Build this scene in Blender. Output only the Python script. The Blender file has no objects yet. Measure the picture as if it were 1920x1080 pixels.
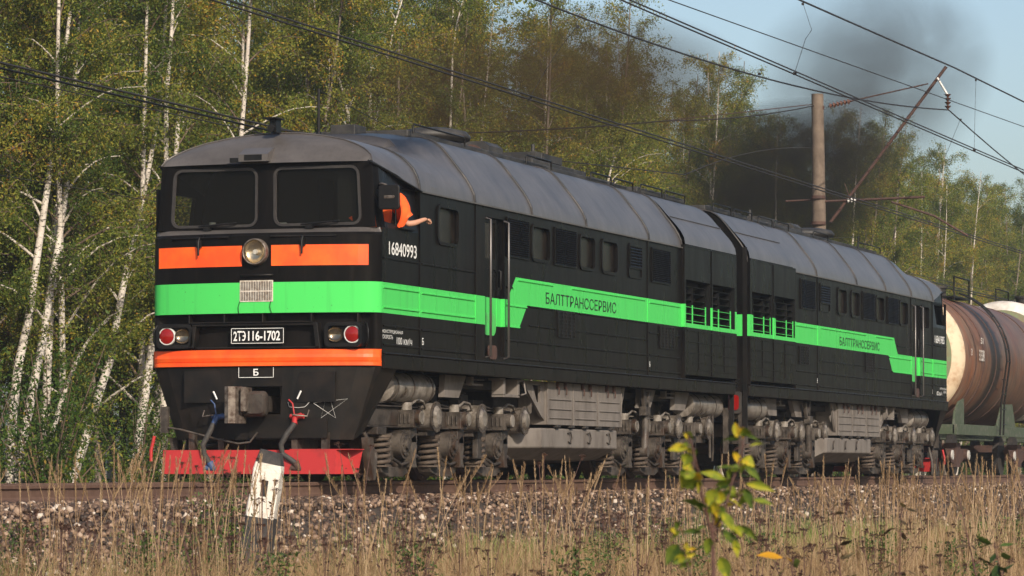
import bpy, math, random
import numpy as np
from mathutils import Vector, Matrix
R = math.radians
scene = bpy.context.scene
col = scene.collection
rng = np.random.default_rng(7)
random.seed(7)

# ------------------------------------------------------------------ camera
CAM = Vector((-41.908, -17.308, 0.17))
YAW, PITCH = 0.32311, 0.05047
FW = Vector((math.cos(YAW)*math.cos(PITCH), math.sin(YAW)*math.cos(PITCH), math.sin(PITCH)))
RT = Vector((math.sin(YAW), -math.cos(YAW), 0))
cam_d = bpy.data.cameras.new('camera')
cam = bpy.data.objects.new('camera', cam_d); col.objects.link(cam)
cam.location = CAM
cam.rotation_euler = FW.to_track_quat('-Z', 'Y').to_euler()
cam_d.sensor_width = 36.0
cam_d.lens = 125.55
cam_d.clip_start = 0.5; cam_d.clip_end = 3000
cam_d.dof.use_dof = True
cam_d.dof.focus_distance = 46.0
cam_d.dof.aperture_fstop = 11.0
scene.camera = cam

# ------------------------------------------------------------------ light
SUN = Vector((-0.685, -0.57, 0.47)).normalized()
world = bpy.data.worlds.new('World'); scene.world = world
world.use_nodes = True
wn = world.node_tree.nodes; wl = world.node_tree.links
sky = wn.new('ShaderNodeTexSky'); sky.sky_type = 'NISHITA'; sky.sun_disc = False
sky.sun_elevation = math.asin(SUN.z); sky.sun_rotation = math.atan2(SUN.x, SUN.y) % (2*math.pi)
sky.air_density = 1.0; sky.dust_density = 2.8; sky.ozone_density = 1.4; sky.altitude = 150
bg = wn['Background']; bg.inputs['Strength'].default_value = 0.15
wl.new(sky.outputs[0], bg.inputs['Color'])
sd = bpy.data.lights.new('sun', 'SUN'); sd.energy = 4.4; sd.angle = R(0.5); sd.color = (1.0, 0.90, 0.76)
so = bpy.data.objects.new('sun', sd); col.objects.link(so)
so.rotation_euler = SUN.to_track_quat('Z', 'Y').to_euler()
scene.view_settings.view_transform = 'Standard'
scene.view_settings.look = 'None'
scene.view_settings.exposure = 0.0
scene.view_settings.gamma = 1.0
scene.cycles.transparent_max_bounces = 16
scene.cycles.max_bounces = 8
scene.cycles.volume_bounces = 1
scene.cycles.volume_step_rate = 1.0
scene.cycles.sample_clamp_indirect = 4.0

# ------------------------------------------------------------------ materials
def mat_base(name):
    m = bpy.data.materials.new(name); m.use_nodes = True
    return m, m.node_tree, m.node_tree.nodes['Principled BSDF']
def N(nt, t, **kw):
    n = nt.nodes.new(t)
    for k, v in kw.items(): setattr(n, k, v)
    return n
def setin(nt, sock, v):
    if hasattr(v, 'links') or isinstance(v, bpy.types.NodeSocket): nt.links.new(v, sock)
    else: sock.default_value = v
def math_(nt, op, a, b=0.0, clamp=False):
    n = N(nt, 'ShaderNodeMath', operation=op); n.use_clamp = clamp
    setin(nt, n.inputs[0], a); setin(nt, n.inputs[1], b); return n.outputs[0]
def mix(nt, f, a, b):
    n = N(nt, 'ShaderNodeMix', data_type='RGBA')
    setin(nt, n.inputs[0], f); setin(nt, n.inputs[6], a); setin(nt, n.inputs[7], b); return n.outputs[2]
def ramp(nt, v, lo, hi, a=0.0, b=1.0):
    n = N(nt, 'ShaderNodeMapRange'); setin(nt, n.inputs[0], v)
    n.inputs[1].default_value = lo; n.inputs[2].default_value = hi
    n.inputs[3].default_value = a; n.inputs[4].default_value = b; return n.outputs[0]
def noise(nt, scale, detail=4, rough=.6, stretch=None, coord='Object'):
    tc = N(nt, 'ShaderNodeTexCoord'); n = N(nt, 'ShaderNodeTexNoise')
    n.inputs['Scale'].default_value = scale; n.inputs['Detail'].default_value = detail; n.inputs['Roughness'].default_value = rough
    v = tc.outputs[coord]
    if stretch:
        mp = N(nt, 'ShaderNodeMapping'); mp.inputs['Scale'].default_value = stretch
        nt.links.new(v, mp.inputs[0]); v = mp.outputs[0]
    nt.links.new(v, n.inputs['Vector']); return n.outputs[0]
def c4(c): return (c[0], c[1], c[2], 1)
def simple(name, c, rough=.6, metal=0.0, c2=None, scale=4, lo=.4, hi=.65, stretch=None, spec=.5, bump=0, bscale=40):
    m, nt, p = mat_base(name)
    p.inputs['Roughness'].default_value = rough; p.inputs['Metallic'].default_value = metal
    p.inputs['Specular IOR Level'].default_value = spec
    if c2 is None: p.inputs['Base Color'].default_value = c4(c)
    else:
        f = ramp(nt, noise(nt, scale, 6, .65, stretch), lo, hi)
        setin(nt, p.inputs['Base Color'], mix(nt, f, c4(c), c4(c2)))
    if bump:
        b = N(nt, 'ShaderNodeBump'); b.inputs['Strength'].default_value = bump; b.inputs['Distance'].default_value = .01
        nt.links.new(noise(nt, bscale, 3), b.inputs['Height']); nt.links.new(b.outputs[0], p.inputs['Normal'])
    return m
M = {}
def grime3(name, a, b_, c_, rough=.7, sc=5):
    m, nt, p = mat_base(name)
    n1 = noise(nt, sc, 6, .65); n2 = noise(nt, sc*.55, 5, .7, (1, 1, .5)); n3 = noise(nt, sc*3.1, 4, .7)
    c = mix(nt, ramp(nt, n1, .42, .60), c4(a), c4(b_)); c = mix(nt, ramp(nt, n2, .52, .64, 0, .85), c, c4(c_)); c = mix(nt, ramp(nt, n3, .55, .75, 0, .6), c, (.014, .011, .009, 1))
    setin(nt, p.inputs['Base Color'], c); setin(nt, p.inputs['Roughness'], ramp(nt, n2, .4, .65, rough, rough-.3))
    bp = N(nt, 'ShaderNodeBump'); bp.inputs['Strength'].default_value = .4; bp.inputs['Distance'].default_value = .01; nt.links.new(noise(nt, 40, 3), bp.inputs['Height']); nt.links.new(bp.outputs[0], p.inputs['Normal'])
    return m
def loco_paint():
    m, nt, p = mat_base('livery_paint')
    tc = N(nt, 'ShaderNodeTexCoord'); sep = N(nt, 'ShaderNodeSeparateXYZ'); nt.links.new(tc.outputs['Object'], sep.inputs[0])
    x, y, z = sep.outputs
    def between(v, a, b): return math_(nt, 'MULTIPLY', math_(nt, 'GREATER_THAN', v, a), math_(nt, 'LESS_THAN', v, b))
    q = math_(nt, 'SUBTRACT', x, math_(nt, 'MULTIPLY', z, 1.09))
    a = math_(nt, 'MULTIPLY', between(z, 2.123, 2.509), math_(nt, 'LESS_THAN', q, 5.46-1.09*2.123))
    b = math_(nt, 'MULTIPLY', between(z, 2.462, 2.835), math_(nt, 'GREATER_THAN', q, 4.96-1.09*2.509))
    g = math_(nt, 'MAXIMUM', a, b)
    n1 = noise(nt, 2.2, 6, .6, (1.2, 1.2, .25)); n2 = noise(nt, 14, 5, .7, (1, 1, .3)); n3 = noise(nt, 60, 2, .5)
    dust = ramp(nt, n1, .42, .75, 0.0, .12)
    zl = ramp(nt, z, 2.4, 1.4, .0, .22)      # road dirt is thrown up over the lower panels
    dz = math_(nt, 'MULTIPLY', zl, ramp(nt, n2, .3, .7))
    dust = math_(nt, 'ADD', dust, dz, True)
    blk = mix(nt, dust, (.0050, .0046, .0046, 1), (.050, .039, .032, 1))
    grn = mix(nt, math_(nt, 'MULTIPLY', dust, .55), (.075, .60, .12, 1), (.10, .36, .10, 1))
    stk = ramp(nt, noise(nt, 7, 4, .6, (1.6, 1.6, .07)), .55, .75, 0, .5)
    grn = mix(nt, stk, grn, (.06, .40, .09, 1)); blk = mix(nt, math_(nt, 'MULTIPLY', stk, .5), blk, (.035, .028, .024, 1))
    spots = math_(nt, 'GREATER_THAN', noise(nt, 26, 2, .5), .735)
    grn = mix(nt, math_(nt, 'MULTIPLY', spots, .6), grn, (.05, .2, .05, 1))
    setin(nt, p.inputs['Base Color'], mix(nt, g, blk, grn))
    setin(nt, p.inputs['Roughness'], ramp(nt, n1, .3, .7, .22, .42))
    p.inputs['Specular IOR Level'].default_value = .12; p.inputs['IOR'].default_value = 1.35
    bp = N(nt, 'ShaderNodeBump'); bp.inputs['Strength'].default_value = .3; bp.inputs['Distance'].default_value = .02
    nt.links.new(noise(nt, 1.6, 3, .5), bp.inputs['Height']); nt.links.new(bp.outputs[0], p.inputs['Normal'])
    return m
M['paint'] = loco_paint()
def roof_mat():
    m, nt, p = mat_base('roof_paint')
    n1 = noise(nt, 1.3, 6, .65); n2 = noise(nt, 7, 5, .65, (1.0, .25, .25)); n3 = noise(nt, 30, 3, .6, (1, 1, .15))
    f = math_(nt, 'ADD', ramp(nt, n1, .35, .7, 0, .6), ramp(nt, n2, .35, .7, 0, .4), True)
    c = mix(nt, f, (.072, .064, .060, 1), (.150, .134, .125, 1))
    c = mix(nt, ramp(nt, n3, .5, .8, 0, .5), c, (.07, .06, .055, 1))
    tc = N(nt, 'ShaderNodeTexCoord'); sp = N(nt, 'ShaderNodeSeparateXYZ'); nt.links.new(tc.outputs['Object'], sp.inputs[0])
    ed = math_(nt, 'ADD', math_(nt, 'ABSOLUTE', sp.outputs[1]), math_(nt, 'MULTIPLY', math_(nt, 'SUBTRACT', n1, .5), .5))
    ed = math_(nt, 'SUBTRACT', ed, ramp(nt, sp.outputs[0], 3.5, 3.7, .16, 0))
    soot = math_(nt, 'MULTIPLY', ramp(nt, ed, .78, 1.02, 1, 0), ramp(nt, sp.outputs[0], 1.9, 2.2))
    c = mix(nt, soot, c, (.014, .012, .011, 1))
    setin(nt, p.inputs['Base Color'], c)
    p.inputs['Roughness'].default_value = .38; p.inputs['Metallic'].default_value = .2
    bp = N(nt, 'ShaderNodeBump'); bp.inputs['Strength'].default_value = .5; bp.inputs['Distance'].default_value = .03
    nt.links.new(noise(nt, 1.1, 3, .5), bp.inputs['Height']); nt.links.new(bp.outputs[0], p.inputs['Normal'])
    return m
M['roof'] = roof_mat()
M['roofdark'] = simple('roof_soot', (.016, .015, .015), .6, c2=(.05, .045, .04), scale=3)
M['seam'] = simple('roof_seam_paint', (.016, .014, .013), .5, c2=(.07, .058, .05), scale=3, lo=.45, hi=.7)
M['grime'] = grime3('grimy_grey_paint', (.082, .066, .053), (.027, .020, .015), (.045, .022, .013))
M['cylpaint'] = grime3('light_grey_paint', (.25, .22, .19), (.12, .10, .08), (.045, .033, .025), .55, 6)
M['boxpaint'] = simple('battery_box_paint', (.19, .165, .145), .65, c2=(.095, .076, .062), scale=3.5, lo=.45, hi=.75, stretch=(1, 1, .4))
M['spring'] = simple('dusty_spring_steel', (.060, .042, .030), .75, c2=(.10, .072, .052), scale=9, bump=.3)
M['frame'] = grime3('bogie_frame_paint', (.058, .046, .037), (.021, .016, .012), (.035, .019, .012), .75, 4)
M['dark'] = simple('dark_underframe', (.018, .016, .015), .75, c2=(.045, .036, .03), scale=6)
M['black'] = simple('black_enamel', (.005, .005, .005), .45, c2=(.013, .011, .010), scale=3, spec=.25)
M['shadowblack'] = simple('shutter_shade_black', (.004, .004, .004), .8, spec=.2)  # shade inside the shutter openings, put into the colour of slats and reveals
M['skirt'] = simple('black_skirt_paint', (.006, .0055, .005), .5, c2=(.018, .013, .010), scale=3, spec=.25)
M['red'] = simple('red_plow_paint', (.42, .022, .022), .55, c2=(.24, .022, .02), scale=6, lo=.5, hi=.75)
M['redlens'] = simple('red_lens', (.24, .008, .006), .15)
M['lampglass'] = simple('dim_lamp_reflector', (.30, .24, .17), .12, .9)
M['sealrubber'] = simple('window_seal', (.022, .019, .018), .6, c2=(.035, .03, .027), scale=8)
M['blue'] = simple('blue_tap_paint', (.028, .062, .17), .5, c2=(.05, .08, .16), scale=30)
M['rubber'] = simple('old_rubber', (.03, .027, .025), .7, c2=(.055, .048, .042), scale=20)
M['white'] = simple('white_lettering', (.78, .77, .74), .6)
M['blacktext'] = simple('black_lettering', (.012, .012, .012), .5)
M['stripegreen'] = simple('green_stripe_paint', (.075, .60, .12), .4, c2=(.09, .42, .10), scale=6)
M['orange'] = simple('orange_reflective_sheet', (.95, .085, .012), .42, c2=(.98, .15, .015), scale=2.2, lo=.4, hi=.7)
M['steel'] = simple('worn_steel', (.22, .185, .155), .45, .5, c2=(.07, .045, .033), scale=14)
M['darksteel'] = simple('worn_black_rail', (.10, .09, .085), .3, .5)
M['chrome'] = simple('headlight_reflector', (.62, .52, .38), .24, .95)
M['rail'] = simple('rusty_rail', (.10, .052, .034), .75, c2=(.14, .08, .055), scale=12, lo=.4, hi=.7)
M['railtop'] = simple('worn_rail_head', (.22, .17, .14), .4, .7)
M['vest'] = simple('orange_work_jacket', (.95, .10, .012), .75, c2=(.9, .14, .015), scale=8)
M['skin'] = simple('skin', (.50, .26, .17), .55)
M['grillewhite'] = simple('cream_grille_paint', (.72, .66, .58), .6, c2=(.45, .36, .28), scale=20)
M['interior'] = simple('cab_interior', (.03, .028, .026), .8)
M['desk'] = simple('cab_desk', (.30, .16, .07), .6)
M['rust'] = simple('rusty_iron', (.085, .042, .030), .8, c2=(.05, .026, .020), scale=8)
M['wire'] = simple('dark_copper_wire', (.022, .018, .016), .6)
M['ins'] = simple('brown_insulator', (.09, .035, .02), .3)
M['insw'] = simple('pale_insulator', (.55, .53, .5), .3)
def glass(name, tint, trans):
    m = bpy.data.materials.new(name); m.use_nodes = True; nt = m.node_tree; nt.nodes.clear()
    o = N(nt, 'ShaderNodeOutputMaterial'); g = N(nt, 'ShaderNodeBsdfGlossy'); g.inputs['Roughness'].default_value = .03
    d = N(nt, 'ShaderNodeBsdfDiffuse'); d.inputs['Color'].default_value = c4((.03, .027, .024))
    t = N(nt, 'ShaderNodeBsdfTransparent'); t.inputs['Color'].default_value = c4(tint)
    fr = N(nt, 'ShaderNodeFresnel'); fr.inputs[0].default_value = 1.22
    a = N(nt, 'ShaderNodeMixShader'); a.inputs[0].default_value = trans; nt.links.new(d.outputs[0], a.inputs[1]); nt.links.new(t.outputs[0], a.inputs[2])
    b = N(nt, 'ShaderNodeMixShader'); nt.links.new(fr.outputs[0], b.inputs[0]); nt.links.new(a.outputs[0], b.inputs[1]); nt.links.new(g.outputs[0], b.inputs[2])
    nt.links.new(b.outputs[0], o.inputs[0]); return m
M['glass'] = glass('cab_glass', (.80, .84, .80), .86)
M['windglass'] = glass('tinted_windscreen_glass', (.34, .36, .34), .85)
M['sideglass'] = simple('dusty_side_glass', (.010, .008, .007), .25, c2=(.022, .017, .013), scale=5, spec=.25)
M['lensglass'] = glass('lamp_glass', (.97, .96, .93), .93)

def concrete(name, a, b, sc=3):
    return simple(name, a, .85, c2=b, scale=sc, lo=.4, hi=.65, bump=.4)
M['pole'] = concrete('weathered_concrete', (.175, .130, .095), (.10, .072, .052))

def leaf_mat(name, cols, trans=.35, varname='tone', treevar=.0):
    m = bpy.data.materials.new(name); m.use_nodes = True; nt = m.node_tree; nt.nodes.clear()
    o = N(nt, 'ShaderNodeOutputMaterial')
    at = N(nt, 'ShaderNodeAttribute'); at.attribute_name = varname
    cr = N(nt, 'ShaderNodeValToRGB'); cr.color_ramp.interpolation = 'LINEAR'
    while len(cr.color_ramp.elements) < len(cols): cr.color_ramp.elements.new(.5)
    for e, (pos, c) in zip(cr.color_ramp.elements, cols): e.position = pos; e.color = c4(c)
    v = at.outputs['Fac']
    if treevar:
        oi = N(nt, 'ShaderNodeObjectInfo')
        v = math_(nt, 'ADD', v, math_(nt, 'MULTIPLY', math_(nt, 'SUBTRACT', oi.outputs['Random'], .5), treevar), True)
    nt.links.new(v, cr.inputs[0])
    d = N(nt, 'ShaderNodeBsdfPrincipled'); d.inputs['Roughness'].default_value = .55; d.inputs['Specular IOR Level'].default_value = .3
    nt.links.new(cr.outputs[0], d.inputs['Base Color'])
    t = N(nt, 'ShaderNodeBsdfTranslucent'); nt.links.new(cr.outputs[0], t.inputs['Color'])
    a = N(nt, 'ShaderNodeMixShader'); a.inputs[0].default_value = trans
    nt.links.new(d.outputs[0], a.inputs[1]); nt.links.new(t.outputs[0], a.inputs[2]); nt.links.new(a.outputs[0], o.inputs[0])
    return m
M['birchleaf'] = leaf_mat('birch_leaves', [(0, (.048, .085, .012)), (.35, (.125, .165, .022)), (.62, (.26, .26, .036)), (.86, (.40, .30, .035)), (1, (.46, .20, .025))], .35, treevar=.30)
M['darkleaf'] = leaf_mat('shrub_leaves', [(0, (.030, .070, .010)), (.5, (.070, .125, .016)), (.85, (.17, .19, .022)), (1, (.34, .22, .03))], .3, treevar=.2)
M['straw'] = leaf_mat('dry_grass', [(0, (.12, .068, .030)), (.5, (.32, .20, .095)), (1, (.56, .40, .22))], .2)
M['plume'] = leaf_mat('grass_plumes', [(0, (.18, .105, .052)), (.5, (.33, .215, .115)), (1, (.50, .355, .21))], .25)
M['green'] = leaf_mat('green_grass', [(0, (.10, .15, .03)), (.5, (.20, .26, .055)), (1, (.38, .38, .13))], .3)
M['weed'] = leaf_mat('dried_weeds', [(0, (.025, .013, .009)), (.5, (.07, .032, .02)), (1, (.17, .085, .045))], .1)
M['weedgreen'] = leaf_mat('weed_leaves', [(0, (.03, .055, .015)), (.5, (.07, .12, .025)), (1, (.2, .22, .05))], .25)
M['sapleaf'] = leaf_mat('sapling_leaves', [(0, (.06, .105, .016)), (.4, (.26, .31, .03)), (.7, (.55, .47, .03)), (1, (.72, .36, .025))], .4)
M['bark_brown'] = simple('reddish_twig_bark', (.09, .04, .03), .7)
def birch_bark():
    m, nt, p = mat_base('birch_bark')
    n1 = noise(nt, 9, 4, .6, (.8, .8, 2.6)); n2 = noise(nt, 2.2, 3, .6)
    f = ramp(nt, n1, .56, .63); f2 = ramp(nt, n2, .42, .7, 0, .5)
    c = mix(nt, f2, (.56, .50, .43, 1), (.26, .205, .16, 1))
    setin(nt, p.inputs['Base Color'], mix(nt, f, c, (.05, .04, .033, 1)))
    p.inputs['Roughness'].default_value = .75
    return m
M['bark'] = birch_bark()
M['greybark'] = simple('dull_grey_bark', (.22, .175, .135), .8, c2=(.09, .065, .048), scale=5, stretch=(1, 1, .5))  # duller bark colour so most row birch trunks show less
M['twig'] = simple('birch_twigs', (.12, .08, .055), .8)

# ------------------------------------------------------------------ mesh builder
class MB:
    def __init__(s): s.v = []; s.f = []; s.m = []; s.s = []
    def add(s, vs, fs, mi=0, smooth=False):
        b = len(s.v); s.v += [tuple(map(float, p)) for p in vs]
        for q in fs: s.f.append([i+b for i in q]); s.m.append(mi); s.s.append(smooth)
    def box(s, x0, x1, y0, y1, z0, z1, mi=0):
        if x1 < x0: x0, x1 = x1, x0
        if y1 < y0: y0, y1 = y1, y0
        if z1 < z0: z0, z1 = z1, z0
        s.add([(x0,y0,z0),(x1,y0,z0),(x1,y1,z0),(x0,y1,z0),(x0,y0,z1),(x1,y0,z1),(x1,y1,z1),(x0,y1,z1)],
              [(3,2,1,0),(4,5,6,7),(0,1,5,4),(1,2,6,5),(2,3,7,6),(3,0,4,7)], mi); return s
    def cyl(s, p0, p1, r0, r1=None, n=20, mi=0, caps=True, smooth=True):
        p0 = Vector(p0); p1 = Vector(p1); r1 = r0 if r1 is None else r1
        d = (p1-p0).normalized(); a = d.orthogonal().normalized(); b = d.cross(a)
        vs = []
        for p, r in ((p0, r0), (p1, r1)):
            for i in range(n):
                t = 2*math.pi*i/n; vs.append(p+(a*math.cos(t)+b*math.sin(t))*r)
        s.add(vs, [(i, (i+1) % n, n+(i+1) % n, n+i) for i in range(n)], mi, smooth)
        if caps:
            s.add(vs[:n], [list(range(n))[::-1]], mi); s.add(vs[n:], [list(range(n))], mi)
        return s
    def tube(s, path, r, n=8, mi=0, smooth=True, caps=True):
        P = [Vector(p) for p in path]; rs = r if isinstance(r, (list, tuple)) else [r]*len(P)
        vs = []; prev = None
        for i, p in enumerate(P):
            d = (P[min(i+1, len(P)-1)]-P[max(i-1, 0)]).normalized()
            if prev is None: a = d.orthogonal().normalized()
            else:
                a = (prev-d*prev.dot(d))
                a = a.normalized() if a.length > 1e-6 else d.orthogonal().normalized()
            prev = a; b = d.cross(a)
            for k in range(n):
                t = 2*math.pi*k/n; vs.append(p+(a*math.cos(t)+b*math.sin(t))*rs[i])
        fs = []
        for i in range(len(P)-1):
            for k in range(n): fs.append((i*n+k, i*n+(k+1) % n, (i+1)*n+(k+1) % n, (i+1)*n+k))
        s.add(vs, fs, mi, smooth)
        if caps and n > 3:
            s.add(vs[:n], [list(range(n))[::-1]], mi); s.add(vs[-n:], [list(range(n))], mi)
        return s
    def loft(s, secs, mi=0, smooth=True, closed=False):
        n = len(secs[0]); vs = [p for q in secs for p in q]; fs = []
        for i in range(len(secs)-1):
            for k in range(n if closed else n-1):
                k2 = (k+1) % n; fs.append((i*n+k, i*n+k2, (i+1)*n+k2, (i+1)*n+k))
        s.add(vs, fs, mi, smooth); return s
    def prism(s, poly, axis, a0, a1, mi=0):
        # poly: 2D points in the other two axes (x,z) for axis 'y', (y,z) for axis 'x', (x,y) for axis 'z'
        def mk(p, a):
            if axis == 'y': return (p[0], a, p[1])
            if axis == 'x': return (a, p[0], p[1])
            return (p[0], p[1], a)
        n = len(poly); vs = [mk(p, a0) for p in poly]+[mk(p, a1) for p in poly]
        s.add(vs, [(i, (i+1) % n, n+(i+1) % n, n+i) for i in range(n)]+[list(range(n))[::-1], list(range(n, 2*n))], mi); return s
    def build(s, name, mats, parent=None, bevel=0):
        me = bpy.data.meshes.new(name); me.from_pydata(s.v, [], s.f)
        if not isinstance(mats, (list, tuple)): mats = [mats]
        for m in mats: me.materials.append(m)
        me.polygons.foreach_set('material_index', s.m); me.polygons.foreach_set('use_smooth', s.s)
        import bmesh
        bm = bmesh.new(); bm.from_mesh(me); bmesh.ops.recalc_face_normals(bm, faces=bm.faces); bm.to_mesh(me); bm.free()
        me.update(); o = bpy.data.objects.new(name, me); col.objects.link(o)
        if parent: o.parent = parent
        if bevel:
            b = o.modifiers.new('bevel', 'BEVEL'); b.width = bevel; b.segments = 2; b.limit_method = 'ANGLE'; b.angle_limit = R(50)
        return o
def tag(o, label=None, cat=None, group=None, kind=None):
    if label: o['label'] = label
    if cat: o['category'] = cat
    if group: o['group'] = group
    if kind: o['kind'] = kind
    return o
def empty(name, loc=(0,0,0), rz=0):
    o = bpy.data.objects.new(name, None); o.empty_display_size = .3; col.objects.link(o)
    o.location = loc; o.rotation_euler = (0, 0, rz); return o
def copy_tree(o, parent=None):
    c = o.copy(); col.objects.link(c)
    if parent: c.parent = parent
    for ch in list(o.children): copy_tree(ch, c)
    return c
def np_mesh(name, V, F, mats, mi=None, tone=None, parent=None):
    """V (n,3), F (m,k) equal-size faces; tone per face"""
    me = bpy.data.meshes.new(name); m, k = F.shape
    me.vertices.add(len(V)); me.vertices.foreach_set('co', V.astype(np.float32).ravel())
    me.loops.add(m*k); me.loops.foreach_set('vertex_index', F.astype(np.int32).ravel())
    me.polygons.add(m); me.polygons.foreach_set('loop_start', (np.arange(m)*k).astype(np.int32))
    try: me.polygons.foreach_set('loop_total', np.full(m, k, np.int32))
    except Exception: pass
    for q in mats: me.materials.append(q)
    if mi is not None: me.polygons.foreach_set('material_index', mi.astype(np.int32))
    if tone is not None:
        a = me.attributes.new('tone', 'FLOAT', 'FACE'); a.data.foreach_set('value', tone.astype(np.float32))
    me.update(calc_edges=True); me.validate()
    o = bpy.data.objects.new(name, me); col.objects.link(o)
    if parent: o.parent = parent
    return o
def text(name, s, h, w, mat, parent, mtx, font_bold=.0, depth=.0015):
    """flat lettering, cap height h, total width w, placed by matrix (x right, y up in text plane)"""
    cu = bpy.data.curves.new(name, 'FONT'); cu.body = s; cu.size = 1.0; cu.extrude = 0; cu.offset = font_bold; cu.resolution_u = 4
    t = bpy.data.objects.new(name, cu); col.objects.link(t)
    dg = bpy.context.evaluated_depsgraph_get(); dg.update()
    me = bpy.data.meshes.new_from_object(t.evaluated_get(dg))
    bpy.data.objects.remove(t); bpy.data.curves.remove(cu)
    n = len(me.vertices); co = np.empty(n*3, np.float32); me.vertices.foreach_get('co', co); co = co.reshape(-1, 3)
    x0, x1 = co[:, 0].min(), co[:, 0].max(); y0, y1 = co[:, 1].min(), co[:, 1].max()
    co[:, 0] = (co[:, 0]-x0)/(x1-x0)*w; co[:, 1] = (co[:, 1]-y0)/(y1-y0)*h; co[:, 2] = depth
    me.vertices.foreach_set('co', co.ravel()); me.materials.clear(); me.materials.append(mat)
    me.transform(mtx); me.update()
    o = bpy.data.objects.new(name, me); col.objects.link(o); o.parent = parent; return o
def side_mtx(x, y, z, sgn):
    # lettering on a side wall; sgn -1: wall faces -Y, reads along +X; sgn +1: wall faces +Y, reads along -X
    if sgn < 0: r = Matrix(((1,0,0),(0,0,-1),(0,1,0)))
    else: r = Matrix(((-1,0,0),(0,0,1),(0,1,0)))
    return Matrix.Translation((x, y, z)) @ r.to_4x4()
def front_mtx(x, y, z):
    # faces -X, reads along -Y
    r = Matrix(((0,0,-1),(-1,0,0),(0,1,0)))
    return Matrix.Translation((x, y, z)) @ r.to_4x4()
def rrect(x0, x1, z0, z1, r, n=5):
    pts = []
    for cx, cz, a0 in ((x1-r, z1-r, 0), (x0+r, z1-r, 90), (x0+r, z0+r, 180), (x1-r, z0+r, 270)):
        for i in range(n+1):
            a = R(a0+90*i/n); pts.append((cx+r*math.cos(a), cz+r*math.sin(a)))
    return pts

# ------------------------------------------------------------------ ground and track
def ground_z(y):
    pts = [(-400, -1.6), (-60, -1.25), (-17, -1.1), (-8.5, -1.05), (-5.6, -.98), (-4.6, -.86), (-2.75, -.24), (-1.4, -.21), (1.4, -.21), (2.7, -.24), (4.2, -.8), (8, -.9), (60, -.9), (900, -.9)]
    for (a, za), (b, zb) in zip(pts, pts[1:]):
        if y <= b: return za+(zb-za)*(y-a)/(b-a)
    return -.9
ys = [-400, -120, -60, -30]+list(np.arange(-18, -2.0, .5))+[-1.4, 0, 1.4, 2.7, 3.4, 4.2, 6, 8, 12, 20, 40, 90, 250, 900]
xs = [-500, -200, -90]+list(np.arange(-50, 62, 1.5))+[75, 100, 140, 200, 320, 600, 1200]
mb = MB(); vs = []
for x in xs:
    for y in ys:
        j = (random.uniform(-.05, .05) if (y < -4 or y > 4.3) and abs(y) < 20 else 0)
        vs.append((x, y, ground_z(y)+j))
ny = len(ys)
mb.add(vs, [(i*ny+k, i*ny+k+1, (i+1)*ny+k+1, (i+1)*ny+k) for i in range(len(xs)-1) for k in range(ny-1)], 0, True)
m, nt, p = mat_base('ground_soil')
tc = N(nt, 'ShaderNodeTexCoord'); sp = N(nt, 'ShaderNodeSeparateXYZ'); nt.links.new(tc.outputs['Object'], sp.inputs[0])
ay = math_(nt, 'ABSOLUTE', sp.outputs[1])
stone = mix(nt, ramp(nt, noise(nt, 22, 4, .7), .4, .62), (.035, .023, .016, 1), (.10, .066, .044, 1))
soil = mix(nt, ramp(nt, noise(nt, 3, 6, .7), .4, .62), (.075, .055, .03, 1), (.17, .125, .06, 1))
setin(nt, p.inputs['Base Color'], mix(nt, ramp(nt, ay, 4.3, 4.8), stone, soil)); p.inputs['Roughness'].default_value = .95
bp = N(nt, 'ShaderNodeBump'); bp.inputs['Distance'].default_value = .05; nt.links.new(noise(nt, 20, 4), bp.inputs['Height']); nt.links.new(bp.outputs[0], p.inputs['Normal'])
tag(mb.build('ground', m), kind='structure')

track = empty('railway_track', (0, 0, 0)); tag(track, kind='structure')
prof = [(-.075, -.18), (.075, -.18), (.075, -.168), (.02, -.150), (.010, -.13), (.010, -.055), (.036, -.040), (.036, -.008), (.028, 0), (-.028, 0), (-.036, -.008), (-.036, -.040), (-.010, -.055), (-.010, -.13), (-.02, -.150), (-.075, -.168)]
for yy in (-.796, .796):
    b = MB(); b.prism([(q[0]+yy, q[1]) for q in prof], 'x', -120, 260, 0)
    b.box(-120, 260, yy-.024, yy+.024, .0, .0015, 1)
    b.build('rail', [M['rail'], M['railtop']], track)
b = MB()
for i in range(-40, 150):
    b.box(i*.55, i*.55+.25, -1.35, 1.35, -.30, -.185)
o = b.build('sleeper', concrete('sleeper_concrete', (.25, .22, .19), (.16, .13, .1)), track); o['kind'] = 'stuff'

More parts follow.
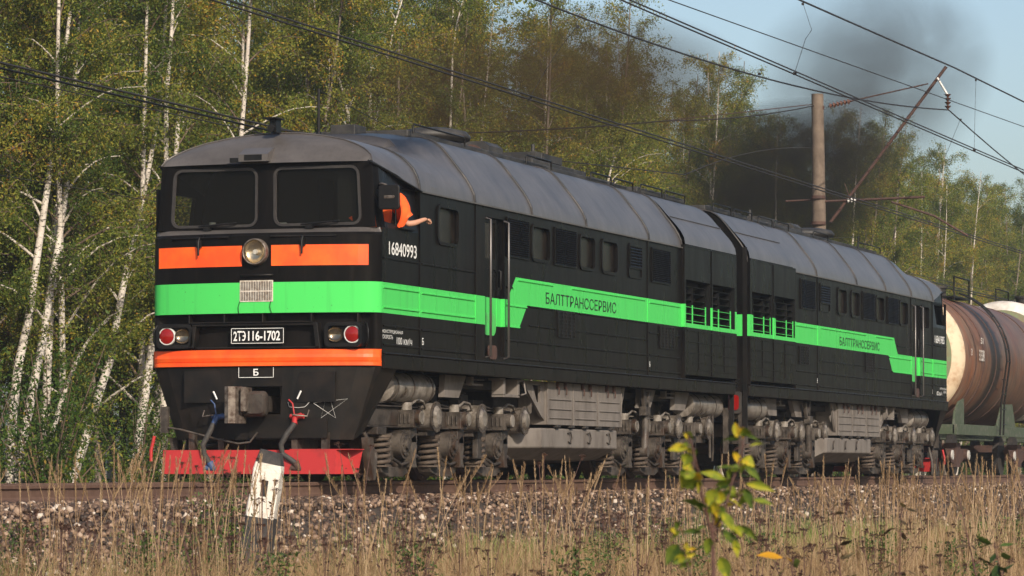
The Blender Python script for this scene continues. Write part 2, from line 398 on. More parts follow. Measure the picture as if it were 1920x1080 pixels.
# ballast stones
def ico():
    t = (1+5**.5)/2
    v = np.array([(-1,t,0),(1,t,0),(-1,-t,0),(1,-t,0),(0,-1,t),(0,1,t),(0,-1,-t),(0,1,-t),(t,0,-1),(t,0,1),(-t,0,-1),(-t,0,1)], float); v /= np.linalg.norm(v[0])
    f = np.array([(0,11,5),(0,5,1),(0,1,7),(0,7,10),(0,10,11),(1,5,9),(5,11,4),(11,10,2),(10,7,6),(7,1,8),(3,9,4),(3,4,2),(3,2,6),(3,6,8),(3,8,9),(4,9,5),(2,4,11),(6,2,10),(8,6,7),(9,8,1)])
    return v, f
iv, jf = ico()
def stones(n, xr, yr, sz, seed):
    g = np.random.default_rng(seed)
    x = xr[0]+(xr[1]-xr[0])*g.random(n)**1.5; y = g.uniform(*yr, n)
    z = np.array([ground_z(q) for q in y])+g.uniform(-.01, .03, n)
    s = sz[0]+(sz[1]-sz[0])*g.random(n)**1.8
    V = iv[None]*(1+g.uniform(-.28, .28, (n, 12, 1)))*(s[:, None]*g.uniform(.6, 1.15, (n, 3)))[:, None, :]
    a = g.uniform(0, 6.28, n); ca, sa = np.cos(a), np.sin(a)
    t = g.uniform(-.8, .8, n); ct, st = np.cos(t), np.sin(t)
    X = V[..., 0]*ca[:, None]-V[..., 1]*sa[:, None]; Y = V[..., 0]*sa[:, None]+V[..., 1]*ca[:, None]; Z = V[..., 2]
    Y, Z = Y*ct[:, None]-Z*st[:, None], Y*st[:, None]+Z*ct[:, None]
    V = np.stack([X+x[:, None], Y+y[:, None], Z+z[:, None]], -1)
    F = jf[None]+(np.arange(n)*12)[:, None, None]
    return V.reshape(-1, 3), F.reshape(-1, 3), np.repeat(g.random(n), 20)
V, F, T = stones(36000, (-16, 75), (-5.0, -.95), (.016, .048), 3)
stm = leaf_mat('ballast_stone', [(0, (.030, .020, .015)), (.35, (.085, .052, .035)), (.7, (.19, .120, .080)), (.93, (.33, .225, .155)), (1, (.58, .50, .42))], 0)
tag(np_mesh('gravel', V, F, [stm], tone=T), 'pinkish crushed stone ballast sloping down from the rusty rail', 'gravel', kind='stuff')

# ------------------------------------------------------------------ locomotive section
PLAN = [(-.35, 0), (-.345, .25), (-.33, .5), (-.30, .75), (-.26, 1.0), (-.22, 1.18), (-.19, 1.3), (-.165, 1.38), (-.14, 1.44), (-.105, 1.485), (-.06, 1.52), (-.02, 1.545), (.02, 1.55)]
def fx(y):
    y = abs(y)
    for (xa, ya), (xb, yb) in zip(PLAN, PLAN[1:]):
        if y <= yb: return xa+(xb-xa)*(y-ya)/(yb-ya)
    return 0.0
FULL = [(1.55, 3.74), (1.545, 3.82), (1.52, 3.90), (1.46, 4.01), (1.40, 4.10), (1.25, 4.29), (1.10, 4.48), (1.0, 4.57), (.88, 4.635), (.6, 4.695), (.3, 4.72), (0, 4.725)]
CAB = [(1.55, 3.74), (1.54, 3.82), (1.526, 3.90), (1.454, 4.04), (1.335, 4.165), (1.167, 4.27), (.952, 4.345), (.7, 4.40), (.4, 4.445), (0, 4.46)]
def resample(pts, n):
    P = np.array(pts, float); d = np.r_[0, np.cumsum(np.linalg.norm(np.diff(P, axis=0), axis=1))]
    t = np.linspace(0, d[-1], n); return np.stack([np.interp(t, d, P[:, 0]), np.interp(t, d, P[:, 1])], 1)
def ring(pts, x, n=19, xf=None):
    h = resample(pts, n); r = [(x if xf is None else xf(p[0]), p[0], p[1]) for p in h]
    return r+[(q[0], -q[1], q[2]) for q in r[-2::-1]]
def wall_grid(mb, P, u_breaks, v_breaks, holes, depth, mi=0, mi_rev=None):
    """P(u,v,d)->xyz; holes list of (u0,u1,v0,v1)"""
    us = sorted(set(u_breaks) | {h[0] for h in holes} | {h[1] for h in holes}); vs = sorted(set(v_breaks) | {h[2] for h in holes} | {h[3] for h in holes})
    for a, b in zip(us, us[1:]):
        for c, d in zip(vs, vs[1:]):
            mu, mv = (a+b)/2, (c+d)/2
            if any(h[0] < mu < h[1] and h[2] < mv < h[3] for h in holes): continue
            mb.add([P(a, c, 0), P(b, c, 0), P(b, d, 0), P(a, d, 0)], [(0, 1, 2, 3)], mi)
    mr = mi if mi_rev is None else mi_rev
    for h in holes:
        q = [(h[0], h[2]), (h[1], h[2]), (h[1], h[3]), (h[0], h[3])]
        for i in range(4):
            a, b = q[i], q[(i+1) % 4]
            mb.add([P(*a, 0), P(*b, 0), P(*b, depth), P(*a, depth)], [(0, 1, 2, 3)], mr)
def frame_ring(mb, P, u0, u1, v0, v1, r, w, h, mi=0, d0=0):
    """raised rounded frame around a window: outer rrect, inner rrect, standing proud by h"""
    A = rrect(u0-w, u1+w, v0-w, v1+w, r+w); B = rrect(u0, u1, v0, v1, r); n = len(A)
    vs = [P(*a, d0) for a in A]+[P(*a, -h) for a in A]+[P(*b, -h) for b in B]+[P(*b, max(d0, .02)) for b in B]
    fs = []
    for k in range(3):
        for i in range(n): fs.append((k*n+i, k*n+(i+1) % n, (k+1)*n+(i+1) % n, (k+1)*n+i))
    mb.add(vs, fs, mi)
def corner_fill(mb, P, u0, u1, v0, v1, r, d, mi=0):
    B = rrect(u0, u1, v0, v1, r, 5); m = 6
    cs = [(u1, v1), (u0, v1), (u0, v0), (u1, v0)]
    for k in range(4):
        arc = B[k*m:(k+1)*m]
        mb.add([P(*cs[k], d)]+[P(*a, d) for a in arc], [[0]+list(range(1, m+1))], mi)

# ---- bogie (built once, then copied)
def make_bogie(root):
    f = MB()
    for s in (-1, 1):
        f.prism([(-2.95, .72), (2.75, .72), (2.85, .80), (2.85, .94), (-3.0, .96), (-3.0, .76)], 'y', s*.98, s*1.14)
        f.box(-3.02, 2.88, s*.97, s*1.19, .962, .985); f.box(-3.02, 2.88, s*.97, s*1.19, .695, .718)
        for x in (-1.86, 0, 1.86):
            f.prism([(x-.55, .695), (x-.40, .695), (x-.30, .42), (x-.42, .42)], 'y', s*1.0, s*1.12)
            f.prism([(x+.34, .695), (x+.50, .695), (x+.40, .30), (x+.22, .22), (x+.24, .40)], 'y', s*1.02, s*1.15)
            f.box(x-.95, x-.62, s*.98, s*1.24, .60, .695)
            f.box(x+.10, x+.36, s*1.12, s*1.30, .50, .694)
        f.box(1.0, 1.35, s*1.19, s*1.27, .30, .98)
    for x in (-2.9, -.93, .93, 2.75): f.box(x-.1, x+.1, -.97, .97, .72, .95)
    bo = f.build('bogie', M['frame'], root, bevel=.012)
    for x in (-1.86, 0, 1.86):
        w = MB()
        for s in (-1, 1):
            w.cyl((x, s*.70, .525), (x, s*.73, .525), .552, n=36); w.cyl((x, s*.73, .525), (x, s*.84, .525), .525, n=36)
            w.cyl((x, s*.84, .525), (x, s*.86, .525), .44, n=36, mi=1)
        w.cyl((x, -.7, .525), (x, .7, .525), .1, n=12)
        w.build('wheel', [M['rust'], M['dark']], bo)
        mo = MB(); mo.box(x+.1, x+.9, -.55, .55, .22, .85); mo.build('traction_motor', M['dark'], bo, bevel=.05)
        for s in (-1, 1):
            a = MB()
            a.cyl((x, s*1.0, .48), (x, s*1.26, .48), .185, n=24); a.cyl((x, s*1.26, .48), (x, s*1.285, .48), .15, n=24)
            a.cyl((x, s*1.285, .48), (x, s*1.32, .48), .07, n=12)
            for k in range(8):
                t = k*math.pi/4; a.cyl((x+.125*math.cos(t), s*1.285, .48+.125*math.sin(t)), (x+.125*math.cos(t), s*1.30, .48+.125*math.sin(t)), .016, n=6)
            a.prism([(x-.75, .19), (x+.34, .19), (x+.30, .12), (x+.10, .06), (x-.40, .06), (x-.7, .12)], 'y', s*1.02, s*1.20)
            a.prism([(x-.20, .62), (x+.20, .62), (x+.22, .19), (x-.22, .19)], 'y', s*1.0, s*1.14)
            a.prism([(x+.14, .56), (x+.30, .62), (x+.36, .44), (x+.30, .30), (x+.36, .18), (x+.20, .18)], 'y', s*1.16, s*1.30)
            a.build('axle_box', M['grime'], bo, bevel=.008)
            sp = MB(); turns = 5; n = turns*14
            px = x-.62
            path = [(px+.125*math.cos(2*math.pi*i/14), s*1.14+.125*math.sin(2*math.pi*i/14), .205+.37*i/n) for i in range(n+1)]
            sp.tube(path, .027, n=7)
            sp.cyl((px, s*1.14, .19), (px, s*1.14, .21), .16, n=20); sp.cyl((px, s*1.14, .565), (px, s*1.14, .60), .16, n=20)
            sp.cyl((px, s*1.14, .21), (px, s*1.14, .56), .075, n=12, mi=1)
            sp.build('coil_spring', [M['spring'], M['dark']], bo)
            bc = MB(); bx_ = x+.22-.04
            bc.cyl((bx_, s*1.12, .83), (bx_, s*1.42, .83), .105, n=20, mi=0); bc.cyl((bx_, s*1.42, .83), (bx_, s*1.435, .83), .085, n=20, mi=1)
            bc.cyl((bx_-.02, s*1.22, .93), (bx_-.02, s*1.22, 1.03), .075, n=16, mi=1)
            bc.box(bx_-.13, bx_+.10, s*1.14, s*1.36, .70, .93, 0)
            for k in range(3): bc.cyl((bx_-.14, s*(1.18+k*.06), .76), (bx_-.14, s*(1.18+k*.06), .88), .012, n=6, mi=0)
            X = x+.98-.04
            bc.cyl((X, s*1.10, .85), (X, s*1.34, .85), .185, n=28, mi=1); bc.cyl((X, s*1.345, .85), (X, s*1.365, .85), .205, n=28, mi=0)
            bc.cyl((X, s*1.365, .85), (X, s*1.40, .85), .15, .10, n=28, mi=1); bc.cyl((X, s*1.08, .85), (X, s*1.105, .85), .205, n=28, mi=0)
            for k in range(10):
                t = k*math.pi/5; bc.cyl((X+.19*math.cos(t), s*1.366, .85+.19*math.sin(t)), (X+.19*math.cos(t), s*1.378, .85+.19*math.sin(t)), .012, n=6)
            bc.tube([(bx_+.06, s*1.25, 1.0), (bx_+.22, s*1.28, 1.07), (bx_+.45, s*1.28, 1.05), (X-.15, s*1.26, .96)], .018, n=6, mi=1)
            bc.build('brake_cylinder', [M['grime'], M['cylpaint']], bo, bevel=.006)
            rg = MB()
            rg.prism([(x+.36, .66), (x+.52, .60), (x+.46, .30), (x+.56, .15), (x+.40, .12), (x+.36, .35)], 'y', s*.86, s*.98)
            rg.tube([(x-.3, s*1.2, .30), (x-.1, s*1.24, .22), (x+.3, s*1.24, .26), (x+.6, s*1.2, .34), (x+.85, s*1.15, .30)], .022, n=6)
            rg.tube([(x-.9, s*1.16, 1.0), (x-.5, s*1.2, 1.03), (x+.1, s*1.17, 1.0)], .014, n=5)
            rg.build('brake_rigging', M['frame'], bo)
    for s in (-1, 1):
        sb = MB(); sb.box(-2.2, 2.2, s*.45, s*.8, 1.0, 1.10); 
        for x in (-1.2, 0.2, 1.3):
            sb.cyl((x, s*.78, 1.0), (x, s*.78, 1.2), .17, n=18); sb.cyl((x, s*.78, 1.2), (x, s*.78, 1.22), .2, n=18)
        sb.box(-.6, .1, s*.7, s*1.05, .985, 1.06); sb.cyl((.75, s*1.08, .985), (.75, s*1.08, 1.10), .025, n=8)
        sb.build('side_bearing', M['frame'], bo, bevel=.01)
    return bo

def louvre(parent, sgn, x0, x1, z0, z1, n, y=1.552, mat='black', slm='dark', name='louvre'):
    g = MB()
    g.box(x0, x1, sgn*(y-.01), sgn*(y+.004), z0, z1, 0)
    h = (z1-z0)/n
    for i in range(n):
        zb = z0+i*h
        a = [(sgn*(y+.004), zb+h*.15), (sgn*(y+.030), zb+h*.15), (sgn*(y+.026), zb+h*.32), (sgn*(y+.004), zb+h*.85)]
        g.prism([(q[0], q[1]) for q in a], 'x', x0+.02, x1-.02, 1)
    for zz in (z0-.02, z1): g.box(x0-.02, x1+.02, sgn*(y-.01), sgn*(y+.022), zz, zz+.02, 1)
    for xx in (x0-.02, x1): g.box(xx, xx+.02, sgn*(y-.01), sgn*(y+.0225), z0, z1, 1)
    return g.build(name, [M['black'], M['paint']], parent)

def make_section(name, label, vis, spec, loc, rz, number, full_front):
    """vis: local side (+1/-1) that the photograph shows. x runs from the nose to the coupled end."""
    root = empty(name, loc, rz); tag(root, label, 'locomotive', 'coupled diesel locomotive halves')
    paint, W = M['paint'], 1.55
    L = 17.05
    # --- side walls, end wall
    for sgn in (-1, 1):
        b = MB()
        def P(u, v, d, s=sgn): return (u, s*(W-d), v)
        holes = []
        if sgn == vis:
            holes = [(a, c, 3.125, 3.615) for a, c in spec['windows']] + [(spec['door'][0], spec['door'][1], 1.70, 3.60)]
        else: holes = [(a, c, 3.125, 3.615) for a, c in spec['windows']]
        cabhole = (0.02, 1.40, 3.2, 3.745)
        wall_grid(b, P, [0.02, 13.80], [1.42, 3.745], holes+[cabhole], .06)
        b.build('body_side', paint, root)
    b = MB(); b.prism([(-W, 1.42), (W, 1.42), (W, 3.74)]+[(p[1], p[2]) for p in ring(FULL, L)[1:-1]]+[(-W, 3.74)], 'x', L-.03, L)
    b.build('end_wall', paint, root)
    # sill band
    for sgn in (-1, 1):
        b = MB(); b.box(.02, L, sgn*(W-.05), sgn*(W+.035), 1.425, 1.60); b.box(.02, L, sgn*(W-.04), sgn*(W+.05), 1.602, 1.625)
        b.build('sill', [M['paint']], root, bevel=.008)
    b = MB(); b.box(.3, L, -1.19, 1.19, 1.26, 1.36); b.build('floor_plate', M['dark'], root)
    # pressed ribs and seams
    sg = vis
    def rib(u0, u1, z):
        b = MB()
        b.prism([(sg*(W-.002), z-.016), (sg*(W+.016), z-.008), (sg*(W+.016), z+.008), (sg*(W-.002), z+.016)], 'x', u0, u1); b.build('pressed_rib', paint, root)
    d0, d1 = spec['door']; c0, c1 = spec['doorzone']
    segs = spec['ribs']
    for (u0, u1, z) in segs: rib(u0, u1, z)
    for xs_ in spec['seams']: b = MB(); b.box(xs_-.018, xs_+.018, sg*(W-.002), sg*(W+.012), 1.63, 3.74); b.build('panel_seam', paint, root)
    # --- nose
    n = MB()
    def nring(z, inset=0.0):
        out = []
        for (x, y) in PLAN: out.append((x if not inset else (x+inset*min(1, max(0, (1.50-y)/.10))), y, z))
        return [(p[0], -p[1], p[2]) for p in out[::-1]]+out[1:]
    n.loft([nring(1.45), nring(1.665)], smooth=True); n.loft([nring(1.665), nring(1.665, .13)], smooth=False)
    n.loft([nring(1.665, .13), nring(2.118, .13)], smooth=True); n.loft([nring(2.118, .13), nring(2.118)], smooth=False)
    n.loft([nring(2.118), nring(3.10)], smooth=True)
    top = nring(3.10); back = [(-.05+.07*min(1, max(0, abs(p[1])-1.35)/.2), p[1]*.985, 3.20) for p in top]
    n.loft([top, [(p[0]+.03, p[1]*.995, 3.135) for p in top]], smooth=True)
    n.loft([[(p[0]+.03, p[1]*.995, 3.135) for p in top], back], mi=1, smooth=False)
    n.build('nose', [paint, M['roof']], root)
    # --- cab upper: windscreen wall, side walls with drop windows
    cb = MB()
    def PF(u, v, d): return (-.05+d, u*(1-.035*(v-3.2)/.83), v)
    wh = [(-1.29, -.13, 3.25, 3.965), (.13, 1.29, 3.25, 3.965)]
    wall_grid(cb, PF, [-1.49, 1.49], [3.20, 4.04], wh, .05)
    for h in wh: corner_fill(cb, PF, *h, .09, .002)
    for sgn in (-1, 1):
        def PS(u, v, d, s=sgn): return (u, s*(W-.11*max(0, v-3.2)/.83-d), v)
        z_top = lambda u: 4.03-.205*max(u+.1, 0)
        cols = [-.05, .12, 1.02, 1.42]
        for a, c in zip(cols, cols[1:]):
            rows = [3.2, 3.27] if a == .12 else [3.2, 3.7]
            for z0, z1 in zip(rows, rows[1:]):
                ya = 0.0 if a >= 0 else .05
                cb.add([PS(a, z0, ya), PS(c, z0, 0), PS(c, z1, 0), PS(a, z1, ya)], [(0, 1, 2, 3)])
            ya = 0.0 if a >= 0 else .05
            cb.add([PS(a, 3.7, ya), PS(c, 3.7, 0), PS(c, z_top(c)+.03, 0), PS(a, z_top(a)+.03, ya)], [(0, 1, 2, 3)])
        for q in (((.12, 3.27), (1.02, 3.27)), ((1.02, 3.27), (1.02, 3.70)), ((1.02, 3.70), (.12, 3.70)), ((.12, 3.70), (.12, 3.27))):
            cb.add([PS(*q[0], 0), PS(*q[1], 0), PS(*q[1], .05), PS(*q[0], .05)], [(0, 1, 2, 3)])
    cb.build('cab', paint, root)
    ci = MB(); ci.prism([(-1.48, 2.4), (1.48, 2.4), (1.48, 3.74), (1.38, 4.03), (1.1, 4.2), (.6, 4.33), (0, 4.38), (-.6, 4.33), (-1.1, 4.2), (-1.38, 4.03), (-1.48, 3.74)], 'x', 1.40, 1.44); ci.box(0.0, 1.40, -1.42, 1.42, 3.06, 3.09); ci.box(-.02, .34, -1.3, 1.3, 3.09, 3.225, 1); ci.box(.9, 1.39, -.35, .35, 3.09, 3.9); ci.box(.10, .12, -1.36, -.92, 3.22, 3.99)
    ci.build('cab_interior', [M['interior'], M['desk']], root)
    for sy in (-1, 1):
        u0, u1 = (-1.29, -.13) if sy < 0 else (.13, 1.29)
        g = MB(); g.add([PF(u0, 3.25, .03), PF(u1, 3.25, .03), PF(u1, 3.965, .03), PF(u0, 3.965, .03)], [(0, 1, 2, 3)])
        wdw = g.build('windscreen', M['windglass'], root)
        fr = MB(); frame_ring(fr, PF, u0+.015, u1-.015, 3.265, 3.95, .085, .035, .018)
        fr.build('window_frame', M['sealrubber'], wdw)
        wp = MB(); s_ = -1 if sy < 0 else 1
        yb = s_*.62 if sy < 0 else .78
        wp.tube([(-.10, yb+.02, 3.225), (-.115, yb-.16, 3.26), (-.11, yb-.40, 3.285)], .010, n=6); wp.tube([(-.112, yb+.12, 3.245), (-.118, yb-.30, 3.275)], .012, n=6)
        wp.box(-.13, -.06, yb-.04, yb+.05, 3.19, 3.235)
        wp.build('wiper', M['black'], root)
    # --- roof: forehead, cab roof, hump
    rf = MB()
    A = [(-.17+.13*abs(t)**3, 1.44*t, 4.03) for t in np.linspace(1, -1, 37)]
    archp = [(1.44, 4.03), (1.40, 4.115), (1.30, 4.19), (1.15, 4.265), (.95, 4.335), (.65, 4.40), (.3, 4.445), (0, 4.455)]
    Bq = ring(archp, .3, 19, lambda y: -.06+.42*(1-(y/1.44)**2)**.6)
    mid = [tuple((np.array(a)*.5+np.array(q)*.5)+np.array([-.055, 0, .045])*math.sin(math.acos(min(1, abs(a[1])/1.44)))) for a, q in zip(A, Bq)]
    rf.loft([A, mid, Bq], smooth=True)
    rf.tube([(p[0]-.005, p[1]*1.002, p[2]+.004) for p in Bq[::-1]], .010, n=6)
    Cc = ring(CAB, 1.40)
    m1 = [tuple(np.array(a)*.5+np.array(q)*.5+np.array([0, .02*np.sign(a[1]), .015])) for a, q in zip(Bq, Cc)]
    rf.loft([Bq, m1, Cc], smooth=True)
    rf.loft([[(p[0]+.0, p[1], p[2]) for p in A], [(p[0]+.12, p[1]*.99, p[2]+.003) for p in A]], mi=1)  # soffit
    def blend(k, x):
        f_, c_ = np.array(ring(FULL, x)), np.array(ring(CAB, x)); return [tuple(q) for q in c_*(1-k)+f_*k]
    D = ring(CAB, 1.86)
    Ecab = np.array(ring(CAB, 2.12)); Eful = np.array(ring([(a_, q_-.13*min(1, max(0, q_-3.74)/.9)) for a_, q_ in FULL], 2.12))
    E2 = []
    for a, q in zip(Ecab, Eful):
        k = min(1, max(0, (1.02-abs(q[1]))/.12)); E2.append(tuple(a*(1-k)+q*k))
    rf.loft([Cc, D], smooth=True); rf.loft([D, E2], smooth=False, mi=0)
    # body of the hump widens to full profile
    E3 = []
    Ec3 = np.array(ring(CAB, 2.9)); Ef3 = np.array(ring([(a_, q_-.045*min(1, max(0, q_-3.74)/.9)) for a_, q_ in FULL], 2.9))
    for a, q in zip(Ec3, Ef3):
        k = min(1, max(0, (1.32-abs(q[1]))/.22)); E3.append(tuple(a*(1-k)+q*k))
    rf.loft([E2, E3, ring(FULL, 3.58)], smooth=True)
    rf.loft([ring(FULL, 3.58), ring(FULL, 6.05), ring(FULL, 8.64), ring(FULL, 11.95), ring(FULL, 13.82)], smooth=True)
    RAD = [(1.60, 3.80), (1.595, 3.86), (1.57, 3.94), (1.50, 4.05), (1.42, 4.14), (1.27, 4.31), (1.12, 4.485), (1.0, 4.575), (.88, 4.635), (.6, 4.695), (.3, 4.72), (0, 4.725)]
    rf.loft([[(p[0], p[1], p[2]+.012) for p in ring(RAD, 13.86)], [(p[0], p[1], p[2]+.012) for p in ring(RAD, L+.02)]], smooth=True)
    for s in (-1, 1):
        rf.box(1.42, 13.8, s*(W-.01), s*(W+.03), 3.735, 3.755)
        # ridge seam of the radiator hood
        rf.tube([(13.9, s*1.33, 4.27), (L, s*1.33, 4.27)], .008, n=5)
    rfo = rf.build('roof', [M['roof'], M['black']], root)
    # drip rail following the cab side
    for s in (-1, 1): b = MB(); b.tube([(-.16, s*1.43, 4.025), (.4, s*1.47, 3.94), (1.0, s*1.53, 3.82), (1.42, s*1.57, 3.745)], .014, n=6); b.build('gutter', M['black'], root)
    for x in (1.40, 3.58, 6.05, 8.64, 11.95, 13.83, L):
        pf = ring(CAB if x < 2 else FULL, x, 19); r_ = MB()
        pf = [(p[0], p[1]*1.004, p[2]+.006) for p in pf]
        r_.loft([[(p[0]-.030, p[1], p[2]-.004) for p in pf], [(p[0]-.016, p[1]*1.006, p[2]+.012) for p in pf], [(p[0]+.016, p[1]*1.006, p[2]+.012) for p in pf], [(p[0]+.030, p[1], p[2]-.004) for p in pf]], smooth=False)
        r_.build('roof_seam', M['seam'], root)
    # black hump front sheet is bare soot: a slab along the roof centre with the gear on it
    b = MB()
    b.box(3.2, 13.5, -.72, .72, 4.70, 4.795); b.box(8.9, 11.6, -.62, .5, 4.796, 4.88); b.box(14.0, 16.9, -.75, .75, 4.74, 4.82); b.box(2.62, 3.05, -.18, .18, 4.66, 4.83)
    b.box(12.0, 13.2, -.6, .6, 4.796, 4.84)
    for k in range(6): b.box(14.2+k*.42, 14.36+k*.42, -.7, .7, 4.822, 4.85)
    b.build('roof_walkway', M['roofdark'], root, bevel=.015).location.z = -.055
    b = MB()
    b.loft([[(6.25+r*math.cos(t)*1.25, r*math.sin(t), z) for t in np.linspace(0, 2*math.pi, 29)] for r, z in ((.36, 4.70), (.36, 4.86), (.50, 4.88), (.52, 4.93), (.46, 5.00), (.28, 5.04), (.001, 5.05))], smooth=True)
    b.build('fan_cowl', M['roofdark'], root)
    b = MB(); b.prism([(-.27, 4.80), (.27, 4.80), (.27, 4.98), (.18, 5.05), (-.18, 5.05), (-.27, 4.98)], 'x', 7.9, 8.55, 0)
    b.cyl((7.88, 0, 4.80), (7.9, 0, 4.80), .2, n=28, mi=1); b.build('exhaust_stack', [M['roofdark'], M['rust']], root).location.z = -.04
    b = MB()
    b.box(9.6, 10.9, -.45, .2, 4.88, 4.99); b.tube([(10.2, -.2, 4.98), (10.2, -.2, 5.16)], .03, n=8); b.cyl((10.2, -.2, 4.98), (10.2, -.2, 5.05), .08, .04, n=10)
    b.tube([(9.4, -.6, 4.86), (9.4, -.6, 4.93), (9.45, -.6, 4.95), (9.5, -.6, 4.93), (9.5, -.6, 4.86)], .01, n=5)
    b.build('roof_equipment', M['roofdark'], root)
    for (a, c, y, z) in ((3.2, 5.3, -.8, 4.68), (8.0, 9.2, -.82, 4.66), (11.2, 12.3, -.82, 4.66), (12.45, 13.5, -.82, 4.66), (13.95, 15.2, -.82, 4.68), (15.4, 16.6, -.82, 4.68)):
        h = MB(); y = y if vis < 0 else -y
        h.tube([(a, y, z), (a, y, z+.11), (a+.04, y, z+.13), (c-.04, y, z+.13), (c, y, z+.11), (c, y, z)], .013, n=6)
        h.build('roof_handrail', M['black'], root)
    # radiator cabinet with open shutters
    for sgn in (-1, 1):
        b = MB()
        def PR(u, v, d, s=sgn): return (u, s*(W+.055-d), v)
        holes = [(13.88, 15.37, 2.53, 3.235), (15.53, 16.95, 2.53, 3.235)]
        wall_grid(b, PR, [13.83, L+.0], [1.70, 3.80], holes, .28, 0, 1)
        b.box(13.83, L, sgn*(W+.054), sgn*1.2, 1.69, 1.70); b.box(13.80, 13.829, sgn*1.2, sgn*(W+.056), 1.62, 3.80); b.box(L, L+.02, sgn*1.2, sgn*(W+.056), 1.62, 3.80)
        b.box(13.83, L, sgn*(W+.045), sgn*(W+.062), 3.775, 3.80)
        b.box(15.43, 15.47, sgn*(W+.05), sgn*(W+.068), 1.70, 3.78)
        for k in range(1, 4): b.box(13.83+k*.805-.008, 13.83+k*.805+.008, sgn*(W+.05), sgn*(W+.066), 1.78, 2.42)
        for z in (1.78, 1.90, 2.05, 2.23, 2.41): b.box(13.86, L-.02, sgn*(W+.05), sgn*(W+.067), z-.006, z+.006)
        b.build('radiator_cabinet', [paint, M['shadowblack']], root)
    sg = vis
    for h in ((13.88, 15.37), (15.53, 16.95)):
        s_ = MB(); w = h[1]-h[0]; ym = sg*(W+.05)
        for x in (h[0]+.02, h[0]+w*.34, h[0]+w*.88):
            s_.box(x-.012, x+.012, sg*(W-.16), sg*(W+.012), 2.535, 3.12, 2); s_.box(x-.013, x+.013, sg*(W+.013), sg*(W+.028), 2.535, 3.12, 0)
        for k in range(6):
            z = 2.56+k*.112
            s_.prism([(sg*(W-.13), z-.03), (sg*(W-.12), z-.035), (sg*(W+.02), z+.012), (sg*(W+.015), z+.018)], 'x', h[0]+.01, h[0]+w*.88, 2)
            s_.box(h[0]+.01, h[0]+w*.88, sg*(W+.014), sg*(W+.024), z+.010, z+.017, 0)
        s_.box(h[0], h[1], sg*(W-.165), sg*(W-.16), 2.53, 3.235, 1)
        s_.build('radiator_shutter', [paint, M['black'], M['shadowblack']], root)
    # side windows, louvres
    for (a, c) in spec['windows']:
        def P(u, v, d): return (u, sg*(W-d), v)
        g = MB(); g.add([P(a, 3.125, .04), P(c, 3.125, .04), P(c, 3.615, .04), P(a, 3.615, .04)], [(0, 1, 2, 3)])
        corner_fill(g, P, a, c, 3.125, 3.615, .09, .002, 1)
        wn_ = g.build('side_window', [M['sideglass'], paint], root)
        f_ = MB(); frame_ring(f_, P, a+.02, c-.02, 3.145, 3.595, .09, .045, .022); f_.build('window_frame', paint, wn_)
    for (a, c) in spec['louvres']: louvre(root, sg, a, c, 3.12, 3.635, 17)
    a, c = spec['small']
    louvre(root, sg, a+.04, c-.04, 3.28, 3.60, 7, name='slatted_vent')
    f_ = MB(); frame_ring(f_, lambda u, v, d: (u, sg*(W-d), v), a+.03, c-.03, 3.14, 3.62, .05, .03, .018); f_.build('vent_frame', paint, root)
    for (a, c, z0, z1) in spec['grilles']:
        g = MB(); g.box(a, c, sg*(W-.002), sg*(W+.006), z0, z1, 0)
        nz = 7
        for k in range(nz+1): z = z0+(z1-z0)*k/nz; g.box(a, c, sg*(W+.006), sg*(W+.02), z-.007, z+.007, 1)
        for k in range(5): x = a+(c-a)*k/4; g.box(x-.012, x+.012, sg*(W+.005), sg*(W+.024), z0, z1, 1)
        g.build('intake_grille', [M['black'], M['black']], root)
    # door
    d0, d1 = spec['door']
    dd = MB(); yy = W-.055
    def PD(u, v, d): return (u, sg*(yy-d), v)
    wx0, wx1 = d0+.10, d0+.10+.48
    if spec.get('dflip'): wx0, wx1 = d1-.10-.48, d1-.10
    wall_grid(dd, PD, [d0, d1], [1.70, 3.60], [(wx0, wx1, 3.04, 3.54)], .03)
    for pts in ((wx0-.05, wx1+.05, 1.99, 2.90),):
        frame_ring(dd, PD, *pts, .12, .02, .012)
    D_ = dd.build('door', paint, root)
    g = MB(); g.prism(rrect(wx0-.03, wx1+.03, 1.99, 2.30, .13), 'y', sg*(yy-.01), sg*(yy+.006)); g.build('door_panel', M['stripegreen'], D_)
    g = MB(); g.add([PD(wx0, 3.04, .02), PD(wx1, 3.04, .02), PD(wx1, 3.54, .02), PD(wx0, 3.54, .02)], [(0, 1, 2, 3)]); g.build('door_window', M['sideglass'], D_)
    hx = wx1+.10 if not spec.get('dflip') else wx0-.10
    g = MB(); g.tube([(hx, sg*(yy+.015), 2.62), (hx, sg*(yy+.05), 2.64), (hx, sg*(yy+.05), 2.88), (hx, sg*(yy+.015), 2.9)], .012, n=6); g.box(hx-.03, hx+.03, sg*(yy), sg*(yy+.02), 2.56, 2.66); g.build('handle', M['black'], D_)
    g = MB(); g.prism(rrect(d0+.14, d0+.50, 1.66, 1.85, .085), 'y', sg*(W-.02), sg*(W+.006)); g.build('step_recess', M['rust'], D_)
    for x in (d0+.03, d1-.03):
        h = MB(); y1 = sg*(W+.07)
        h.tube([(x, sg*W, 1.68), (x, y1, 1.70), (x, y1, 3.56), (x, sg*W, 3.58)], .017, n=8); h.build('grab_rail', M['darksteel'], root)
    # lettering
    yt = sg*(W+.003)
    def T(nm, s, x0, x1, z0, z1, mt, bold=.0):
        if sg < 0: text(nm, s, z1-z0, x1-x0, mt, root, side_mtx(x0, yt, z0, -1), bold)
        else: text(nm, s, z1-z0, x1-x0, mt, root, side_mtx(x1, yt, z0, 1), bold)
    T('company_name', 'БАЛТТРАНССЕРВИС', 6.67, 10.14, 2.525, 2.69, M['blacktext'])
